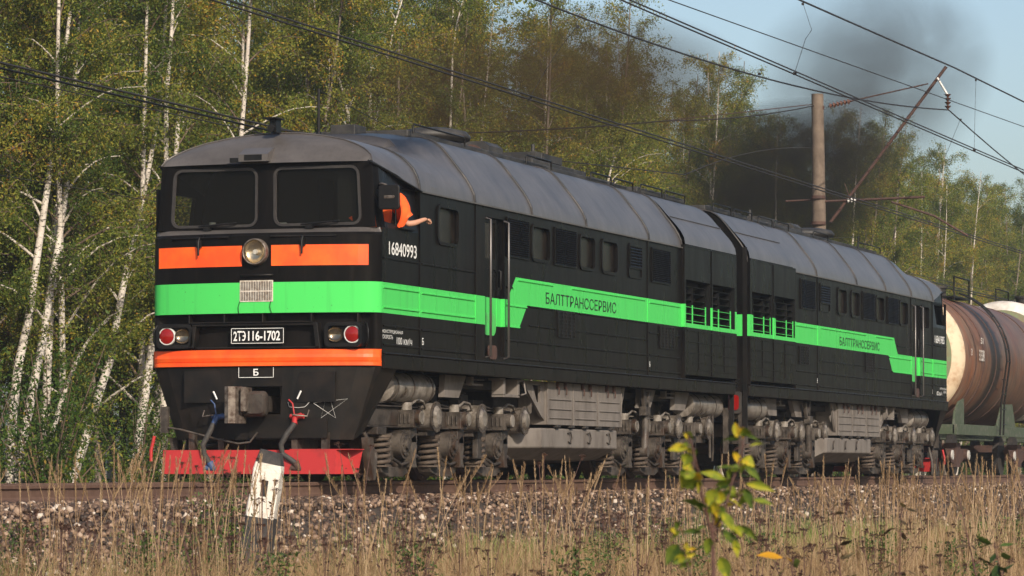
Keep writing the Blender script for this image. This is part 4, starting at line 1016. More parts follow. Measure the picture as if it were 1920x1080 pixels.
# ------------------------------------------------------------------ tank wagons
def ellipse_mat():
    m, nt, p = mat_base('rusty_tank_paint')
    tc = N(nt, 'ShaderNodeTexCoord'); sp = N(nt, 'ShaderNodeSeparateXYZ'); nt.links.new(tc.outputs['Object'], sp.inputs[0])
    n1 = noise(nt, 1.4, 7, .7, (1, 1, .6)); n2 = noise(nt, 5, 5, .7, (1.4, .3, .3)); n3 = noise(nt, .9, 3)
    c = mix(nt, ramp(nt, n1, .38, .62), (.16, .105, .07, 1), (.15, .052, .022, 1))
    c = mix(nt, ramp(nt, n2, .42, .60, 0, .85), c, (.055, .036, .028, 1))
    c = mix(nt, ramp(nt, n3, .5, .75, 0, .6), c, (.19, .085, .05, 1))
    # spilled oil band round the filling hatch
    x = sp.outputs[0]
    w = math_(nt, 'ADD', math_(nt, 'ABSOLUTE', math_(nt, 'SUBTRACT', x, 3.9)), math_(nt, 'MULTIPLY', n1, .35))
    c = mix(nt, ramp(nt, w, .62, .95, 1, 0), c, (.022, .017, .015, 1))
    setin(nt, p.inputs['Base Color'], c); p.inputs['Roughness'].default_value = .5
    return m
M['tank'] = ellipse_mat()
M['tankgreen'] = simple('tank_end_green', (.16, .22, .11), .7, c2=(.20, .13, .08), scale=2.5)
M['tankring'] = simple('cream_tank_ring', (.66, .52, .36), .65, c2=(.42, .26, .15), scale=4, lo=.45, hi=.7)
M['tankwhite'] = simple('white_tank_paint', (.72, .68, .62), .6, c2=(.5, .44, .38), scale=2)
M['teal'] = simple('teal_tank_paint', (.10, .42, .36), .6)
M['greenbeam'] = simple('peeling_green_beam', (.055, .075, .042), .8, c2=(.14, .13, .11), scale=7, lo=.5, hi=.7)
def tank_wagon(x0, label, white):
    t = empty('tank_wagon', (x0, 0, 0)); tag(t, label, 'tank wagon', 'tank wagons behind the locomotive')
    r, zc, L = (1.5, 2.68, 10.8)
    if white: r, zc = 1.56, 2.95
    b = MB()
    def rg(x, rr, n=64): return [(x, -rr*math.sin(a), zc-rr*math.cos(a)) for a in np.linspace(0, 2*math.pi, n+1)]
    b.loft([rg(.30, r-.02), rg(.30, r), rg(2.3, r), rg(2.32, r+.008), rg(5, r+.008), rg(L-.3, r)], 0)
    b.loft([rg(.30, r-.001), rg(.18, r-.02), rg(.06, r-.10), rg(-.03, r-.25)], 1)
    b.loft([rg(-.03, r-.25), rg(-.12, r*.6), rg(-.18, r*.3), rg(-.20, .001)], 2)
    b.loft([rg(L-.3, r), rg(L-.05, r-.2), rg(L+.1, r*.5), rg(L+.15, .001)], 2)
    bo = b.build('tank', [M['tankwhite'] if white else M['tank'], M['tankwhite'] if white else M['tankring'], M['tankgreen']], t)
    if white:
        b = MB(); 
        for s in (-1, 1): b.loft([[(x, s*(r+.012)*math.sin(a), zc+(r+.012)*math.cos(a)) for a in np.linspace(.72, 1.0, 8)] for x in (.3, L-.3)], 0)
        b.build('painted_band', M['teal'], bo)
    for x in (1.5, 2.4, 3.9, 5.6, 9.0):
        b = MB(); b.loft([[(x+d, -(r+e)*math.sin(a), zc-(r+e)*math.cos(a)) for a in np.linspace(0, 2*math.pi, 65)] for d, e in ((-.03, .0), (-.03, .022), (.03, .022), (.03, 0))], 0, False); b.build('tank_strap', M['rust'], t)
    b = MB(); b.cyl((3.9, 0, zc+r-.02), (3.9, 0, zc+r+.22), .32, n=24); b.cyl((3.9, 0, zc+r+.22), (3.9, 0, zc+r+.28), .36, n=24); b.build('filling_dome', M['dark'], t)
    b = MB()
    for s in (-1, 1):
        b.tube([(3.0, s*.7, zc+r-.1), (3.0, s*.7, zc+r+.45), (4.8, s*.7, zc+r+.45), (4.8, s*.7, zc+r-.1)], .02, n=5); b.box(3.0, 4.8, s*.4, s*.72, zc+r-.03, zc+r+.01)
    b.build('platform_rail', M['black'], t)
    b = MB()
    for s in (-1, 1):
        for dx in (-.2, .2):
            pth = [(4.3+dx, s*(r+.22)*math.sin(a), zc+(r+.22)*math.cos(a)) for a in np.linspace(.35, math.pi/2, 12)]+[(4.3+dx, s*1.58, 1.7), (4.3+dx, s*1.55, .95)]
            b.tube(pth, .022, n=5)
        for a in np.linspace(.4, math.pi/2, 8): b.tube([(4.1, s*(r+.22)*math.sin(a), zc+(r+.22)*math.cos(a)), (4.5, s*(r+.22)*math.sin(a), zc+(r+.22)*math.cos(a))], .016, n=4)
        for z in (1.2, 1.55, 1.9, 2.25): b.tube([(4.1, s*1.62, z), (4.5, s*1.62, z)], .016, n=4)
    b.build('ladder', M['black'], t)
    b = MB()
    for s in (-1, 1):
        b.box(-.5, L+.4, s*1.35, s*1.45, .92, 1.16)
        b.prism([(-.05, 1.16), (1.1, 1.16), (1.1, 1.75), (.55, 1.68), (.1, 1.45)], 'y', s*1.25, s*1.30)
        b.prism([(5.2, 1.16), (7.6, 1.16), (7.2, 1.72), (5.9, 1.70)], 'y', s*1.22, s*1.27)
    b.box(-.6, L+.5, -.2, .2, .85, 1.15); b.box(-.5, -.35, -1.4, 1.4, .93, 1.15)
    b.build('frame', M['greenbeam'], t, bevel=.01)
    for xb in (1.3, L-1.9):
        b = MB()
        for s in (-1, 1):
            b.prism([(xb-1.3, .62), (xb+1.3, .62), (xb+1.0, .42), (xb+.5, .30), (xb-.5, .30), (xb-1.0, .42)], 'y', s*.95, s*1.08)
            b.box(xb-.25, xb+.25, s*.9, s*1.12, .2, .75)
            for x in (xb-.93, xb+.93): b.cyl((x, s*.95, .475), (x, s*1.16, .475), .13, n=16)
            for dx in (-.13, .13):
                b.tube([(xb+dx+.09*math.cos(a), s*1.0+.09*math.sin(a), .22+.3*a/30) for a in np.linspace(0, 30, 60)], .018, n=5)
        b.box(xb-.2, xb+.2, -.95, .95, .5, .74); bo2 = b.build('bogie', M['rust'], t)
        for x in (xb-.93, xb+.93):
            w = MB()
            for s in (-1, 1): w.cyl((x, s*.70, .475), (x, s*.84, .475), .475, n=32)
            w.cyl((x, -.7, .475), (x, .7, .475), .09, n=10); w.build('wheel', M['dark'], bo2)
            for s in (-1, 1):
                w = MB(); w.cyl((x, s*1.16, .475), (x, s*1.19, .475), .11, n=16); w.build('axle_cap', M['insw'], bo2)
    if not white:
        yv = lambda a: (-(r+.03)*math.cos(a), zc+(r+.03)*math.sin(a))
        for s_, x, z, w, h in (('51755891', 1.72, 2.62, .62, .26), ('13', .75, 2.72, .16, .16), ('51', 1.9, 3.02, .3, .14)):
            text('tank_number', s_, h, w, M['tankwhite'], t, Matrix.Translation((x, -r-.035, z)) @ Matrix(((1, 0, 0), (0, 0, -1), (0, 1, 0))).to_4x4(), .02)
    c = MB(); c.box(-1.3, -.5, -.1, .1, .95, 1.15); c.box(-1.45, -1.2, -.2, .2, .85, 1.2); c.build('coupler', M['rust'], t)
    return t
tank_wagon(37.1, 'rust brown tank wagon with cream end ring and black oil band behind the locomotives', False)
tank_wagon(49.6, 'white topped tank wagon partly hidden behind the rusty one', True)

# ------------------------------------------------------------------ driver
def skin_body(name, chains, mat, parent=None, sub=2):
    """chains: list of lists of (pos, radius); chains share points by equality"""
    vs = []; rad = []; ed = []; idx = {}
    for ch in chains:
        prev = None
        for p, r in ch:
            k = tuple(round(c, 4) for c in p)
            if k not in idx: idx[k] = len(vs); vs.append(p); rad.append(r)
            if prev is not None: ed.append((prev, idx[k]))
            prev = idx[k]
    me = bpy.data.meshes.new(name); me.from_pydata(vs, ed, [])
    o = bpy.data.objects.new(name, me); col.objects.link(o)
    sk = o.modifiers.new('skin', 'SKIN'); sk.use_smooth_shade = True
    if not me.skin_vertices: 
        bpy.context.view_layer.objects.active = o
    for i, sv in enumerate(me.skin_vertices[0].data):
        r = rad[i]; sv.radius = r if isinstance(r, tuple) else (r, r)
    me.skin_vertices[0].data[0].use_root = True
    ss = o.modifiers.new('sub', 'SUBSURF'); ss.levels = sub; ss.render_levels = sub
    dg = bpy.context.evaluated_depsgraph_get(); dg.update()
    m2 = bpy.data.meshes.new_from_object(o.evaluated_get(dg)); o.modifiers.clear(); o.data = m2; m2.materials.clear(); m2.materials.append(mat)
    for p in m2.polygons: p.use_smooth = True
    if parent: o.parent = parent
    return o
# he stands in the cab at the open window, back turned outward, head inside behind the mirror, forearm resting on the sill
hx, hy = .50, -1.26
wr = (1.06, -1.76, 3.36)
body = skin_body('person', [
    [((hx, hy, 2.85), .13), ((hx, hy, 3.1), (.15, .13)), ((hx, hy-.02, 3.35), (.17, .14)), ((hx-.02, hy-.03, 3.56), (.19, .14)), ((hx-.08, hy+.02, 3.68), (.09, .08)), ((hx-.14, hy+.06, 3.76), (.065, .065)),
     ((hx-.19, hy+.08, 3.83), (.085, .08)), ((hx-.21, hy+.08, 3.91), (.09, .085)), ((hx-.21, hy+.08, 3.99), (.06, .06))],
    [((hx-.02, hy-.03, 3.56), .15), ((hx+.14, hy-.13, 3.60), .075), ((hx+.24, hy-.24, 3.45), .056), ((hx+.30, hy-.33, 3.285), .045), ((hx+.37, hy-.41, 3.30), .040), ((hx+.46, hy-.465, 3.335), .031), ((hx+.51, hy-.485, 3.352), .030), ((wr[0], wr[1], wr[2]), (.040, .022))],
    [((hx-.02, hy-.03, 3.56), .15), ((hx-.22, hy+.02, 3.58), .07), ((hx-.30, hy+.10, 3.38), .055), ((hx-.34, hy+.22, 3.26), .045)],
    [((hx, hy, 2.85), .13), ((hx-.1, hy+.05, 2.6), .09)], [((hx, hy, 2.85), .13), ((hx+.1, hy+.05, 2.6), .09)],
], M['skin'])
fing = []
for i, (dy, ln) in enumerate(((-.03, .9), (-.012, 1.0), (.006, .95), (.022, .75))):
    b0 = (wr[0]+.02, wr[1]+dy, wr[2]+.002)
    fing.append([(b0, .011), ((b0[0]+.045*ln, b0[1]-.004*i, b0[2]-.006), .0105), ((b0[0]+.075*ln, b0[1]-.006, b0[2]-.035*ln), .0095), ((b0[0]+.082*ln, b0[1]-.006, b0[2]-.065*ln), .008)])
th = [((wr[0]-.02, wr[1]-.03, wr[2]-.008), .012), ((wr[0]+.015, wr[1]-.05, wr[2]-.028), .0105), ((wr[0]+.04, wr[1]-.055, wr[2]-.05), .009)]
for k, ch in enumerate(fing+[th]): skin_body('finger', [ch], M['skin'], body, 1)
tag(body, 'person in an orange work jacket leaning at the open cab window with one forearm out', 'person')
cl = MB()
def torso(z, rx, ry, cx, cy): return [(cx+rx*math.cos(a), cy+ry*math.sin(a), z+.02*math.sin(3*a)) for a in np.linspace(0, 2*math.pi, 25)]
cl.loft([torso(3.0, .20, .17, hx, hy), torso(3.2, .22, .19, hx, hy-.01), torso(3.4, .235, .20, hx-.01, hy-.03), torso(3.56, .235, .19, hx-.02, hy-.04), torso(3.66, .19, .15, hx-.04, hy-.03), torso(3.72, .09, .09, hx-.09, hy)])
cl.tube([(hx+.04, hy-.07, 3.60), (hx+.16, hy-.16, 3.61), (hx+.25, hy-.26, 3.47), (hx+.285, hy-.32, 3.35)], [.12, .105, .09, .11], n=14)
cl.tube([(hx-.1, hy-.03, 3.58), (hx-.22, hy+.0, 3.60), (hx-.30, hy+.09, 3.42), (hx-.33, hy+.18, 3.30)], [.11, .1, .085, .08], n=12)
# loose vest panel blown outward over the window edge
pts = []
for i in range(9):
    u = i/8; row = []
    for j in range(9):
        v = j/8
        row.append((hx-.16+.50*v*(1-.5*u)+.14*u, hy-.27-.09*math.sin(2.6*u)-.03*math.sin(7*v+2*u), 3.74-.10*v*v-.48*u*(.35+.65*math.cos(1.3*(v-.35)))+.015*math.sin(9*v)))
    pts.append(row)
cl.loft(pts, 0)
cl.build('jacket', M['vest'], body)
hr = MB(); hr.loft([[(hx-.21+rr*math.cos(a), hy+.08+rr*.95*math.sin(a), z) for a in np.linspace(0, 2*math.pi, 19)] for rr, z in ((.092, 3.93), (.098, 3.97), (.085, 4.02), (.05, 4.05), (.001, 4.06))]); hr.build('hair', M['black'], body)
# things lying on the cab desk
b = MB(); b.cyl((.10, .80, 3.227), (.10, .80, 3.31), .035, .045, n=16); tag(b.build('cup', M['white']), 'small white cup on the desk behind the left windscreen', 'cup')
b = MB(); v_, f_ = ico(); b.add([(.12+q[0]*.10, -.16+q[1]*.09, 3.262+q[2]*.035*(1+.4*math.sin(9*q[0]))) for q in v_], f_.tolist()); tag(b.build('paper_bag', M['white']), 'crumpled white paper bag on the desk behind the right windscreen', 'bag')

# ------------------------------------------------------------------ kilometre post
kp = empty('kilometre_post', (-13.74, -5.50, -1.055), 0); tag(kp, 'leaning black and white concrete marker post numbered 1 in the grass', 'marker post')
kp.rotation_euler = (Matrix.Rotation(R(8.5), 4, Vector((math.cos(YAW), math.sin(YAW), 0))) @ Matrix.Rotation(R(13), 4, 'Z')).to_euler()
M['postwhite'] = simple('flaking_white_paint', (.72, .66, .58), .85, c2=(.50, .43, .36), scale=9, lo=.5, hi=.75, bump=.7, bscale=60)
M['postblack'] = simple('black_post_paint', (.022, .021, .022), .8, c2=(.06, .05, .045), scale=9, bump=.5)
g_ = np.random.default_rng(4)
def post_ring(z, hw, hd):
    P_ = rrect(-hd, hd, -hw, hw, .022, 3); k = []
    for (a_, b_) in P_: k.append((a_+g_.normal(0, .0022), b_+g_.normal(0, .0022), z+g_.normal(0, .004)))
    return k
zz = list(np.linspace(-.3, 1.22, 20)); secs = [post_ring(z, .132-.014*(z/1.3), .115) for z in zz]+[[(p[0]*.97, p[1]*.97, 1.27+.05*(p[1]+.15)) for p in post_ring(1.27, .114, .11)], [(p[0], p[1], 1.385+.10*p[1]) for p in post_ring(1.38, .088, .085)]]
def band(i0, i1, mat, nm):
    b = MB(); b.loft(secs[i0:i1+1], smooth=False, closed=True)
    if i1 == len(secs)-1: b.add(secs[-1], [list(range(len(secs[-1])))])
    return b.build(nm, mat, kp)
band(0, 14, M['postblack'], 'post_base'); band(14, 20, M['postwhite'], 'post_face'); band(20, len(secs)-1, M['postblack'], 'post_cap')
text('post_number', '1', .135, .055, M['blacktext'], kp, Matrix.Translation((-.1215, .022, 1.0)) @ Matrix(((0, 0, -1), (-1, 0, 0), (0, 1, 0))).to_4x4(), .03)

# ------------------------------------------------------------------ overhead line
pole = empty('catenary_pole', (45.1, 3.75, -.9)); tag(pole, 'tall round concrete catenary pole with rusty inclined bracket, beyond the train', 'pole')
b = MB(); b.tube([(.35, .0, 0), (.22, 0, 3), (.12, -.0, 7), (.0, 0, 10.45)], [.215, .20, .175, .15], n=28); b.build('shaft', M['pole'], pole)
for z, rr in ((10.1, .165), (7.85, .185), (7.2, .19)): b = MB(); b.cyl((.04, 0, z-.04), (.04, 0, z+.04), rr, n=24); b.build('clamp', M['rust'], pole)
def W2P(p): return (p[0]-45.1, p[1]-3.75, p[2]+.9)
b = MB(); b.tube([W2P((45.25, 3.45, 6.35)), W2P((45.25, .50, 10.14))], .040, n=8)
for k in range(12):
    t = k/12; a_ = Vector(W2P((45.25, 3.45, 6.35))).lerp(Vector(W2P((45.25, .50, 10.14))), t); b.box(a_.x-.07, a_.x+.07, a_.y-.02, a_.y+.02, a_.z-.02, a_.z+.02)
b.build('inclined_bracket', M['rust'], pole)
def insul(mb_, p0, p1, n, r, mi=0):
    p0, p1 = Vector(p0), Vector(p1)
    for k in range(n):
        a_ = p0.lerp(p1, k/n); c_ = p0.lerp(p1, (k+.6)/n); mb_.cyl(a_, c_, r, r*.4, n=12, mi=mi)
    mb_.tube([p0, p1], r*.3, n=6, mi=mi)
b = MB(); b.tube([W2P((45.2, 3.5, 9.24)), W2P((45.2, .95, 9.72))], .018, n=5); b.tube([W2P((45.2, 3.9, 9.3)), W2P((34.3, 4.6, 7.9))], .014, n=4); b.build('stay_rod', M['rust'], pole)
b = MB(); insul(b, W2P((45.2, 3.45, 9.25)), W2P((45.2, 2.9, 9.355)), 6, .075); b.build('insulator', M['ins'], pole)
b = MB(); b.tube([W2P((45.2, .72, 9.86)), W2P((45.2, .46, 9.42))], .03, n=6, mi=0); insul(b, W2P((45.2, .46, 9.44)), W2P((45.2, .46, 9.05)), 4, .085, 1); b.build('insulator', [M['insw'], M['ins']], pole)
b = MB(); b.tube([W2P((45.2, 3.6, 6.85)), W2P((45.2, 1.05, 6.90))], .032, n=6); insul(b, W2P((45.2, 3.0, 6.86)), W2P((45.2, 2.75, 6.865)), 3, .06, 1); b.tube([W2P((45.2, 4.6, 6.88)), W2P((45.2, 3.6, 6.9))], .025, n=5)
b.tube([W2P((45.2, 1.9, 6.8)), W2P((45.6, .9, 6.45)), W2P((45.8, .1, 5.95))], .028, n=6); b.tube([W2P((45.2, 2.95, 6.9)), W2P((45.25, 3.1, 7.3))], .01, n=4)
b.build('registration_arm', [M['rust'], M['insw']], pole)
def sag(a, c, s, n=24):
    a, c = Vector(a), Vector(c); return [a.lerp(c, t)-Vector((0, 0, 4*s*t*(1-t))) for t in np.linspace(0, 1, n)]
def wire(name, label, paths, r, cat='wire', droppers=()):
    b = MB()
    for p in paths: b.tube(p, r, n=5, caps=False)
    o = b.build(name, M['wire']); tag(o, label, cat, 'overhead line wires')
    for d in droppers:
        q = MB(); q.tube(d, .006, n=4)
        e = d[-1]; q.box(e[0]-.03, e[0]+.03, e[1]-.03, e[1]+.03, e[2]-.06, e[2]); q.box(d[0][0]-.03, d[0][0]+.03, d[0][1]-.02, d[0][1]+.02, d[0][2]-.05, d[0][2]); q.build('dropper', M['wire'], o)
    return o
def dbl(a, c, s, dz=.0, dy=.05): return [sag((a[0], a[1]-dy, a[2]), (c[0], c[1]-dy, c[2]), s), sag((a[0], a[1]+dy, a[2]-dz), (c[0], c[1]+dy, c[2]-dz), s)]
u = lambda x: 9.82+(x-29.5)*.0148
wire('feeder_wire', 'thick dark wire running to the tip of the inclined bracket', [sag((-45, .3, 8.9), (45.2, .3, 10.10), .15), sag((45.2, .3, 10.10), (110, .3, 10.6), 0)], .022)
wire('contact_wire', 'double wire crossing the smoke below the thick wire, upper right', dbl((-45, 0, 8.08), (110, 0, 8.17), 0, .02), .016, 'wire',
     [[(29.6, .3, 9.78), (29.55, .1, 9.2), (28.6, .0, 8.9), (27.7, 0, 8.13)], [(48, .3, 10.1), (46.3, 0, 8.9), (46.2, 0, 8.15)]])
wire('messenger_wire', 'sagging dark wire hung from the insulator string at the bracket tip', [sag((-60, 0, 8.9), (10.9, 0, 7.50), .5), sag((10.9, 0, 7.50), (45.2, .44, 9.05), .35), sag((45.2, .44, 9.05), (110, 0, 8.0), 1.3)], .017, 'wire',
     [[(14.4, .4, 7.52), (14.35, .8, 7.0), (14.3, 1.2, 6.34)], [(26, .3, 7.95), (26, .8, 7.2), (26, 1.2, 6.35)], [(46.5, .4, 8.95), (46.5, .8, 8), (46.4, 1.2, 6.4)]])
wire('contact_wire', 'double wire just above the locomotive roof passing down to the concrete pole', dbl((-60, 1.2, 6.35), (110, 1.2, 6.34), .0, .03), .014)
wire('feeder_wire', 'thin single wire through the pale sky and smoke', [sag((-30, 0, 7.9), (18.5, 0, 8.44), 0), sag((18.5, 0, 8.44), (53, 0, 9.33), 0), sag((53, 0, 9.33), (110, 0, 10.6), 0)], .011)
wire('contact_wire', 'thick double wire on the left ending behind the cab roof', dbl((-60, 8, 6.45), (110, 8, 6.6), 0, .06), .020)
wire('contact_wire', 'thin wire under the thick double wire on the left', [sag((-60, 8, 5.9), (110, 8, 6.9), 0)], .010)
wire('contact_wire', 'lowest thin wire across the left birches', [sag((-60, 8.3, 4.75), (110, 8.3, 4.9), 0)], .007)
wire('anchor_wire', 'dark wire rising from behind the roof to the pole top', [sag((20, 5.5, 6.35), (34.3, 4.6, 7.9), .05), sag((34.3, 4.6, 7.9), (45.2, 3.8, 9.28), .1)], .016)
wire('anchor_wire', 'level dark wires above the roof before the smoke', [sag((15, 6, 6.0), (38, 5.2, 7.0), .0), sag((38, 5.2, 7.0), (45.2, 3.9, 8.2), -.2)], .013)

# ------------------------------------------------------------------ trees
class LeafCloud:
    def __init__(s): s.c = []; s.sz = []; s.t = []
    def add(s, c, sz, t): s.c.append(c); s.sz.append(sz); s.t.append(t)
    def arrays(s, g):
        C = np.concatenate(s.c); S = np.concatenate(s.sz); T = np.concatenate(s.t); n = len(C)
        d = g.normal(size=(n, 3)); d /= np.linalg.norm(d, axis=1)[:, None]
        e = np.cross(d, g.normal(size=(n, 3))); e /= np.linalg.norm(e, axis=1)[:, None]
        d *= S[:, None]; e *= (S*.42)[:, None]
        V = np.stack([C-d*.5, C+e*.5, C+d*.5, C-e*.5], 1).reshape(-1, 3); F = np.arange(n*4).reshape(-1, 4)
        return V, F, T
def polyl(P, t):
    P = np.array(P); d = np.r_[0, np.cumsum(np.linalg.norm(np.diff(P, axis=0), axis=1))]; t = np.asarray(t)*d[-1]
    return np.stack([np.interp(t, d, P[:, k]) for k in range(3)], -1)
def birch(seed, H, trunk=None, nleaf=9000, crown0=.25, lim=26, spread=1.9, leafsize=.072, r0=None, tonebase=.35, root=None, topleaf=1.0, pale=.28, dull=False):
    g = np.random.default_rng(seed)
    if trunk is None:
        n = 9; lean = g.normal(0, .055, 2); wob = np.cumsum(g.normal(0, .05, (n, 2)), 0)
        trunk = [(lean[0]*H*i/(n-1)+wob[i, 0]*.9*(i > 0), lean[1]*H*i/(n-1)+wob[i, 1]*.9*(i > 0), H*i/(n-1)) for i in range(n)]
    r0 = r0 or H*.0056
    b = MB(); k = len(trunk)
    b.tube(polyl(trunk, np.linspace(0, 1, 16)), [max(.012, r0*(1-.88*i/15)) for i in range(16)], n=8)
    lc = LeafCloud(); tw = MB()
    for i in range(lim):
        t = crown0+(.98-crown0)*((i+g.random())/lim); p = polyl(trunk, [t])[0]; a = g.uniform(0, 2*math.pi)
        ln = spread*(1.12-.72*((t-crown0)/(1-crown0)))*g.uniform(.6, 1.25)
        up = g.uniform(.5, 1.5); dx = np.array([math.cos(a), math.sin(a), up]); dx /= np.linalg.norm(dx)
        q = [p, p+dx*ln*.4, p+dx*ln*.75+np.array([math.cos(a), math.sin(a), 0])*ln*.12, p+dx*ln*.95+np.array([math.cos(a)*.35, math.sin(a)*.35, -.12])*ln]
        rr = max(.010, r0*(1-t)*.42+.006)
        b.tube(polyl(q, np.linspace(0, 1, 6)), [rr*(1-.75*j/5) for j in range(6)], n=5, mi=0 if g.random() < pale else 1, caps=False)
        m = int(nleaf/lim*ln/spread*1.5*g.uniform(.6, 1.4)*(topleaf if t > .5 else 1))
        nt_ = max(5, m//32); base = polyl(q, g.uniform(.2, 1.0, nt_)); tone0 = g.normal(tonebase, .13)
        for bp_ in base:
            ta = g.uniform(0, 2*math.pi); tl = g.uniform(.25, .8); dv = np.array([math.cos(ta)*.5, math.sin(ta)*.5, g.uniform(-1.0, .35)]); 
            tip = bp_+dv*tl; mm = max(4, m//nt_); u_ = g.random(mm)
            C = bp_+(tip-bp_)*u_[:, None]+np.array([0, 0, -.12])*(u_**2)[:, None]+g.normal(0, .085, (mm, 3))
            lc.add(C, g.uniform(.6, 1.25, mm)*leafsize, np.clip(tone0+g.normal(0, .20, mm), 0, 1))
            if g.random() < .5: tw.tube([bp_, (bp_+tip)/2+np.array([0, 0, .03]), tip], [.008, .005, .003], n=3, mi=1, caps=False)
    for t_ in (b, tw): pass
    b.add(tw.v, tw.f, 1, False)
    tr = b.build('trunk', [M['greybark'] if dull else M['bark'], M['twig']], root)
    V, F, T = lc.arrays(g); cr = np_mesh('crown', V, F, [M['birchleaf']], tone=T, parent=root)
    return root
protos = []
for i in range(9):
    r_ = empty('birch_tree', (0, 0, 0)); protos.append(birch(100+i, 14.6+.35*(i % 4), nleaf=34000, crown0=[.10, .16, .22][i % 3], lim=42, tonebase=[.30, .42, .36, .5][i % 4], root=r_, spread=2.2+.2*(i % 3), dull=i % 3 != 0))
heroes = {
'leftmost leaning white birch trunk crossing the left edge of the wood': [(17.79, 12.5, -.9), (18.21, 12.62, 1.26), (18.68, 12.74, 2.18), (19.34, 12.86, 3.01), (19.86, 12.98, 4.02), (20.64, 13.1, 5.75), (21.31, 13.22, 7.36), (21.86, 13.34, 8.45), (22.25, 13.46, 8.97), (22.66, 13.58, 9.74), (23.4, 13.7, 13.5)],
'birch with slim pale trunk just right of the leftmost leaning one': [(17.9, 12.5, -.9), (18.57, 12.62, 0.51), (19.23, 12.74, 1.54), (19.96, 12.86, 2.66), (20.61, 12.98, 3.9), (21.22, 13.1, 4.83), (21.81, 13.22, 6.24), (22.28, 13.34, 7.87), (22.75, 13.46, 9.53), (23.3, 13.5, 13)],
'thin birch leaning hard to the right across its neighbours': [(18.7, 12.5, -.9), (19.68, 12.62, 0.52), (20.52, 12.74, 1.46), (21.1, 12.86, 1.86), (21.72, 12.98, 2.32), (22.63, 13.1, 2.81), (23.96, 13.22, 3.32), (25.12, 13.34, 3.65), (26.72, 13.46, 4.08), (27.6, 13.5, 4.5)],
'upright birch behind the crossing of two slanting trunks': [(19.9, 13.0, -.9), (20.54, 13.12, 0.75), (20.84, 13.2, 1.85), (21.15, 13.3, 3.26), (21.47, 13.4, 4.63), (22.04, 13.5, 6.25), (22.64, 13.6, 7.9), (23.0, 13.7, 9.56), (23.2, 13.8, 13.5)],
'bright birch slanting up to the right beside the cab': [(19.9, 12.5, -.9), (21.49, 12.62, 0.92), (22.27, 12.74, 1.72), (22.99, 12.86, 2.31), (23.57, 12.98, 3.18), (24.1, 13.1, 3.91), (24.97, 13.22, 5.07), (25.75, 13.34, 6.12), (26.67, 13.46, 7.77), (27.19, 13.58, 9.52), (27.6, 13.6, 13.5)],
'tall white birch trunk nearest the locomotive front, reaching the ground': [(23.0, 12.5, -.9), (23.84, 12.62, 0.77), (24.45, 12.74, 1.76), (24.92, 12.86, 2.42), (25.39, 12.98, 3.22), (26.17, 13.1, 4.92), (26.97, 13.22, 6.66), (27.44, 13.34, 8.4), (27.89, 13.46, 10.17), (28.2, 13.5, 13.8)],
'straight white birch above the cab roof': [(34.76, 12.5, -.9), (35.21, 12.62, 4.84), (35.71, 12.74, 8.06), (36.08, 12.86, 8.41), (36.6, 12.98, 9.39), (36.94, 13.1, 10.59), (37.52, 13.22, 11.62), (37.9, 13.3, 14)],
'birch curving right above the roof antenna': [(35.86, 12.5, -.9), (36.6, 12.62, 4.91), (37.39, 12.74, 8.16), (38.28, 12.86, 9.19), (39.0, 12.98, 10.07), (39.73, 13.1, 10.91), (40.92, 13.22, 12.06), (42, 13.3, 13.8)],
'birch bending left above the roof antenna': [(35.28, 12.3, -.9), (35.37, 12.42, 6.09), (35.15, 12.54, 8.92), (34.58, 12.66, 9.31), (34.28, 12.78, 9.74), (34.28, 12.9, 10.19), (34.17, 13.0, 10.95), (34.0, 13, 12.5)],
'slim white birch near the end of the close wood, left of the smoke': [(41.7, 12.5, -.9), (42.41, 12.62, 6.57), (43.06, 12.74, 10.56), (43.64, 12.86, 11.36), (44.56, 12.98, 12.24), (45.2, 13.1, 12.88), (45.5, 13.2, 14)],
'leaning pale birch in front of the brown smoke veil': [(51.73, 12.5, -.9), (55.13, 12.62, 7.12), (57.1, 12.74, 9.12), (59.69, 12.86, 10.77), (61.52, 12.98, 11.92)],
'pale birch directly above the cab window, half hidden in leaves': [(25.42, 12.8, -.9), (25.78, 12.9, 4.33), (25.95, 13.0, 7.9), (26.4, 13.1, 8.95), (26.72, 13.2, 9.78), (26.9, 13.2, 13.5)],
}
for i, (lab, tr) in enumerate(heroes.items()):
    o = tr[0]; r_ = empty('birch_tree', o); loc = [(p[0]-o[0], p[1]-o[1], p[2]-o[2]) for p in tr]
    thin = 'thin' in lab
    birch(300+i, 14, trunk=loc, nleaf=3500 if thin else 17000, crown0=.26 if not thin else .45, lim=14 if thin else 26, spread=.8 if thin else 1.7, r0=.065 if thin else (.105 if o[0] < 30 else .075), root=r_, pale=.7)
    tag(r_, lab, 'birch', 'birches along the edge of the wood')
rows = [(13.8, 1.9), (15.6, 1.9), (17.8, 2.0), (20.2, 2.1)]
cnt = 0; used = set()
labs = {0: 'yellowing birch in the front row of the wood behind the train', 1: 'leafy birch standing deeper in the wood behind the front row', 2: 'birch crown in the hazy far part of the wood to the right of the pole'}
for ri, (Y, dx) in enumerate(rows):
    x = 6+ri*2.2
    while x < 150:
        j = x+random.uniform(-.7, .7); y = Y+random.uniform(-.8, .8)
        k = random.randrange(9); pr = protos[k]
        if k not in used: t = pr; used.add(k)
        else: t = copy_tree(pr)
        t.location = (j, y, -.9); t.rotation_euler = (0, 0, random.uniform(0, 6.28))
        s = random.uniform(.88, 1.04)*(1.0 if x < 56 else .96); t.scale = (s, s, s*random.uniform(.95, 1.05))
        zone = 2 if x > 85 else (0 if ri < 1 else 1)
        tag(t, labs[zone], 'birch', ['front row birches', 'inner birches', 'far birches'][zone]); cnt += 1
        x += dx*(1.0 if x < 70 else 1.12)
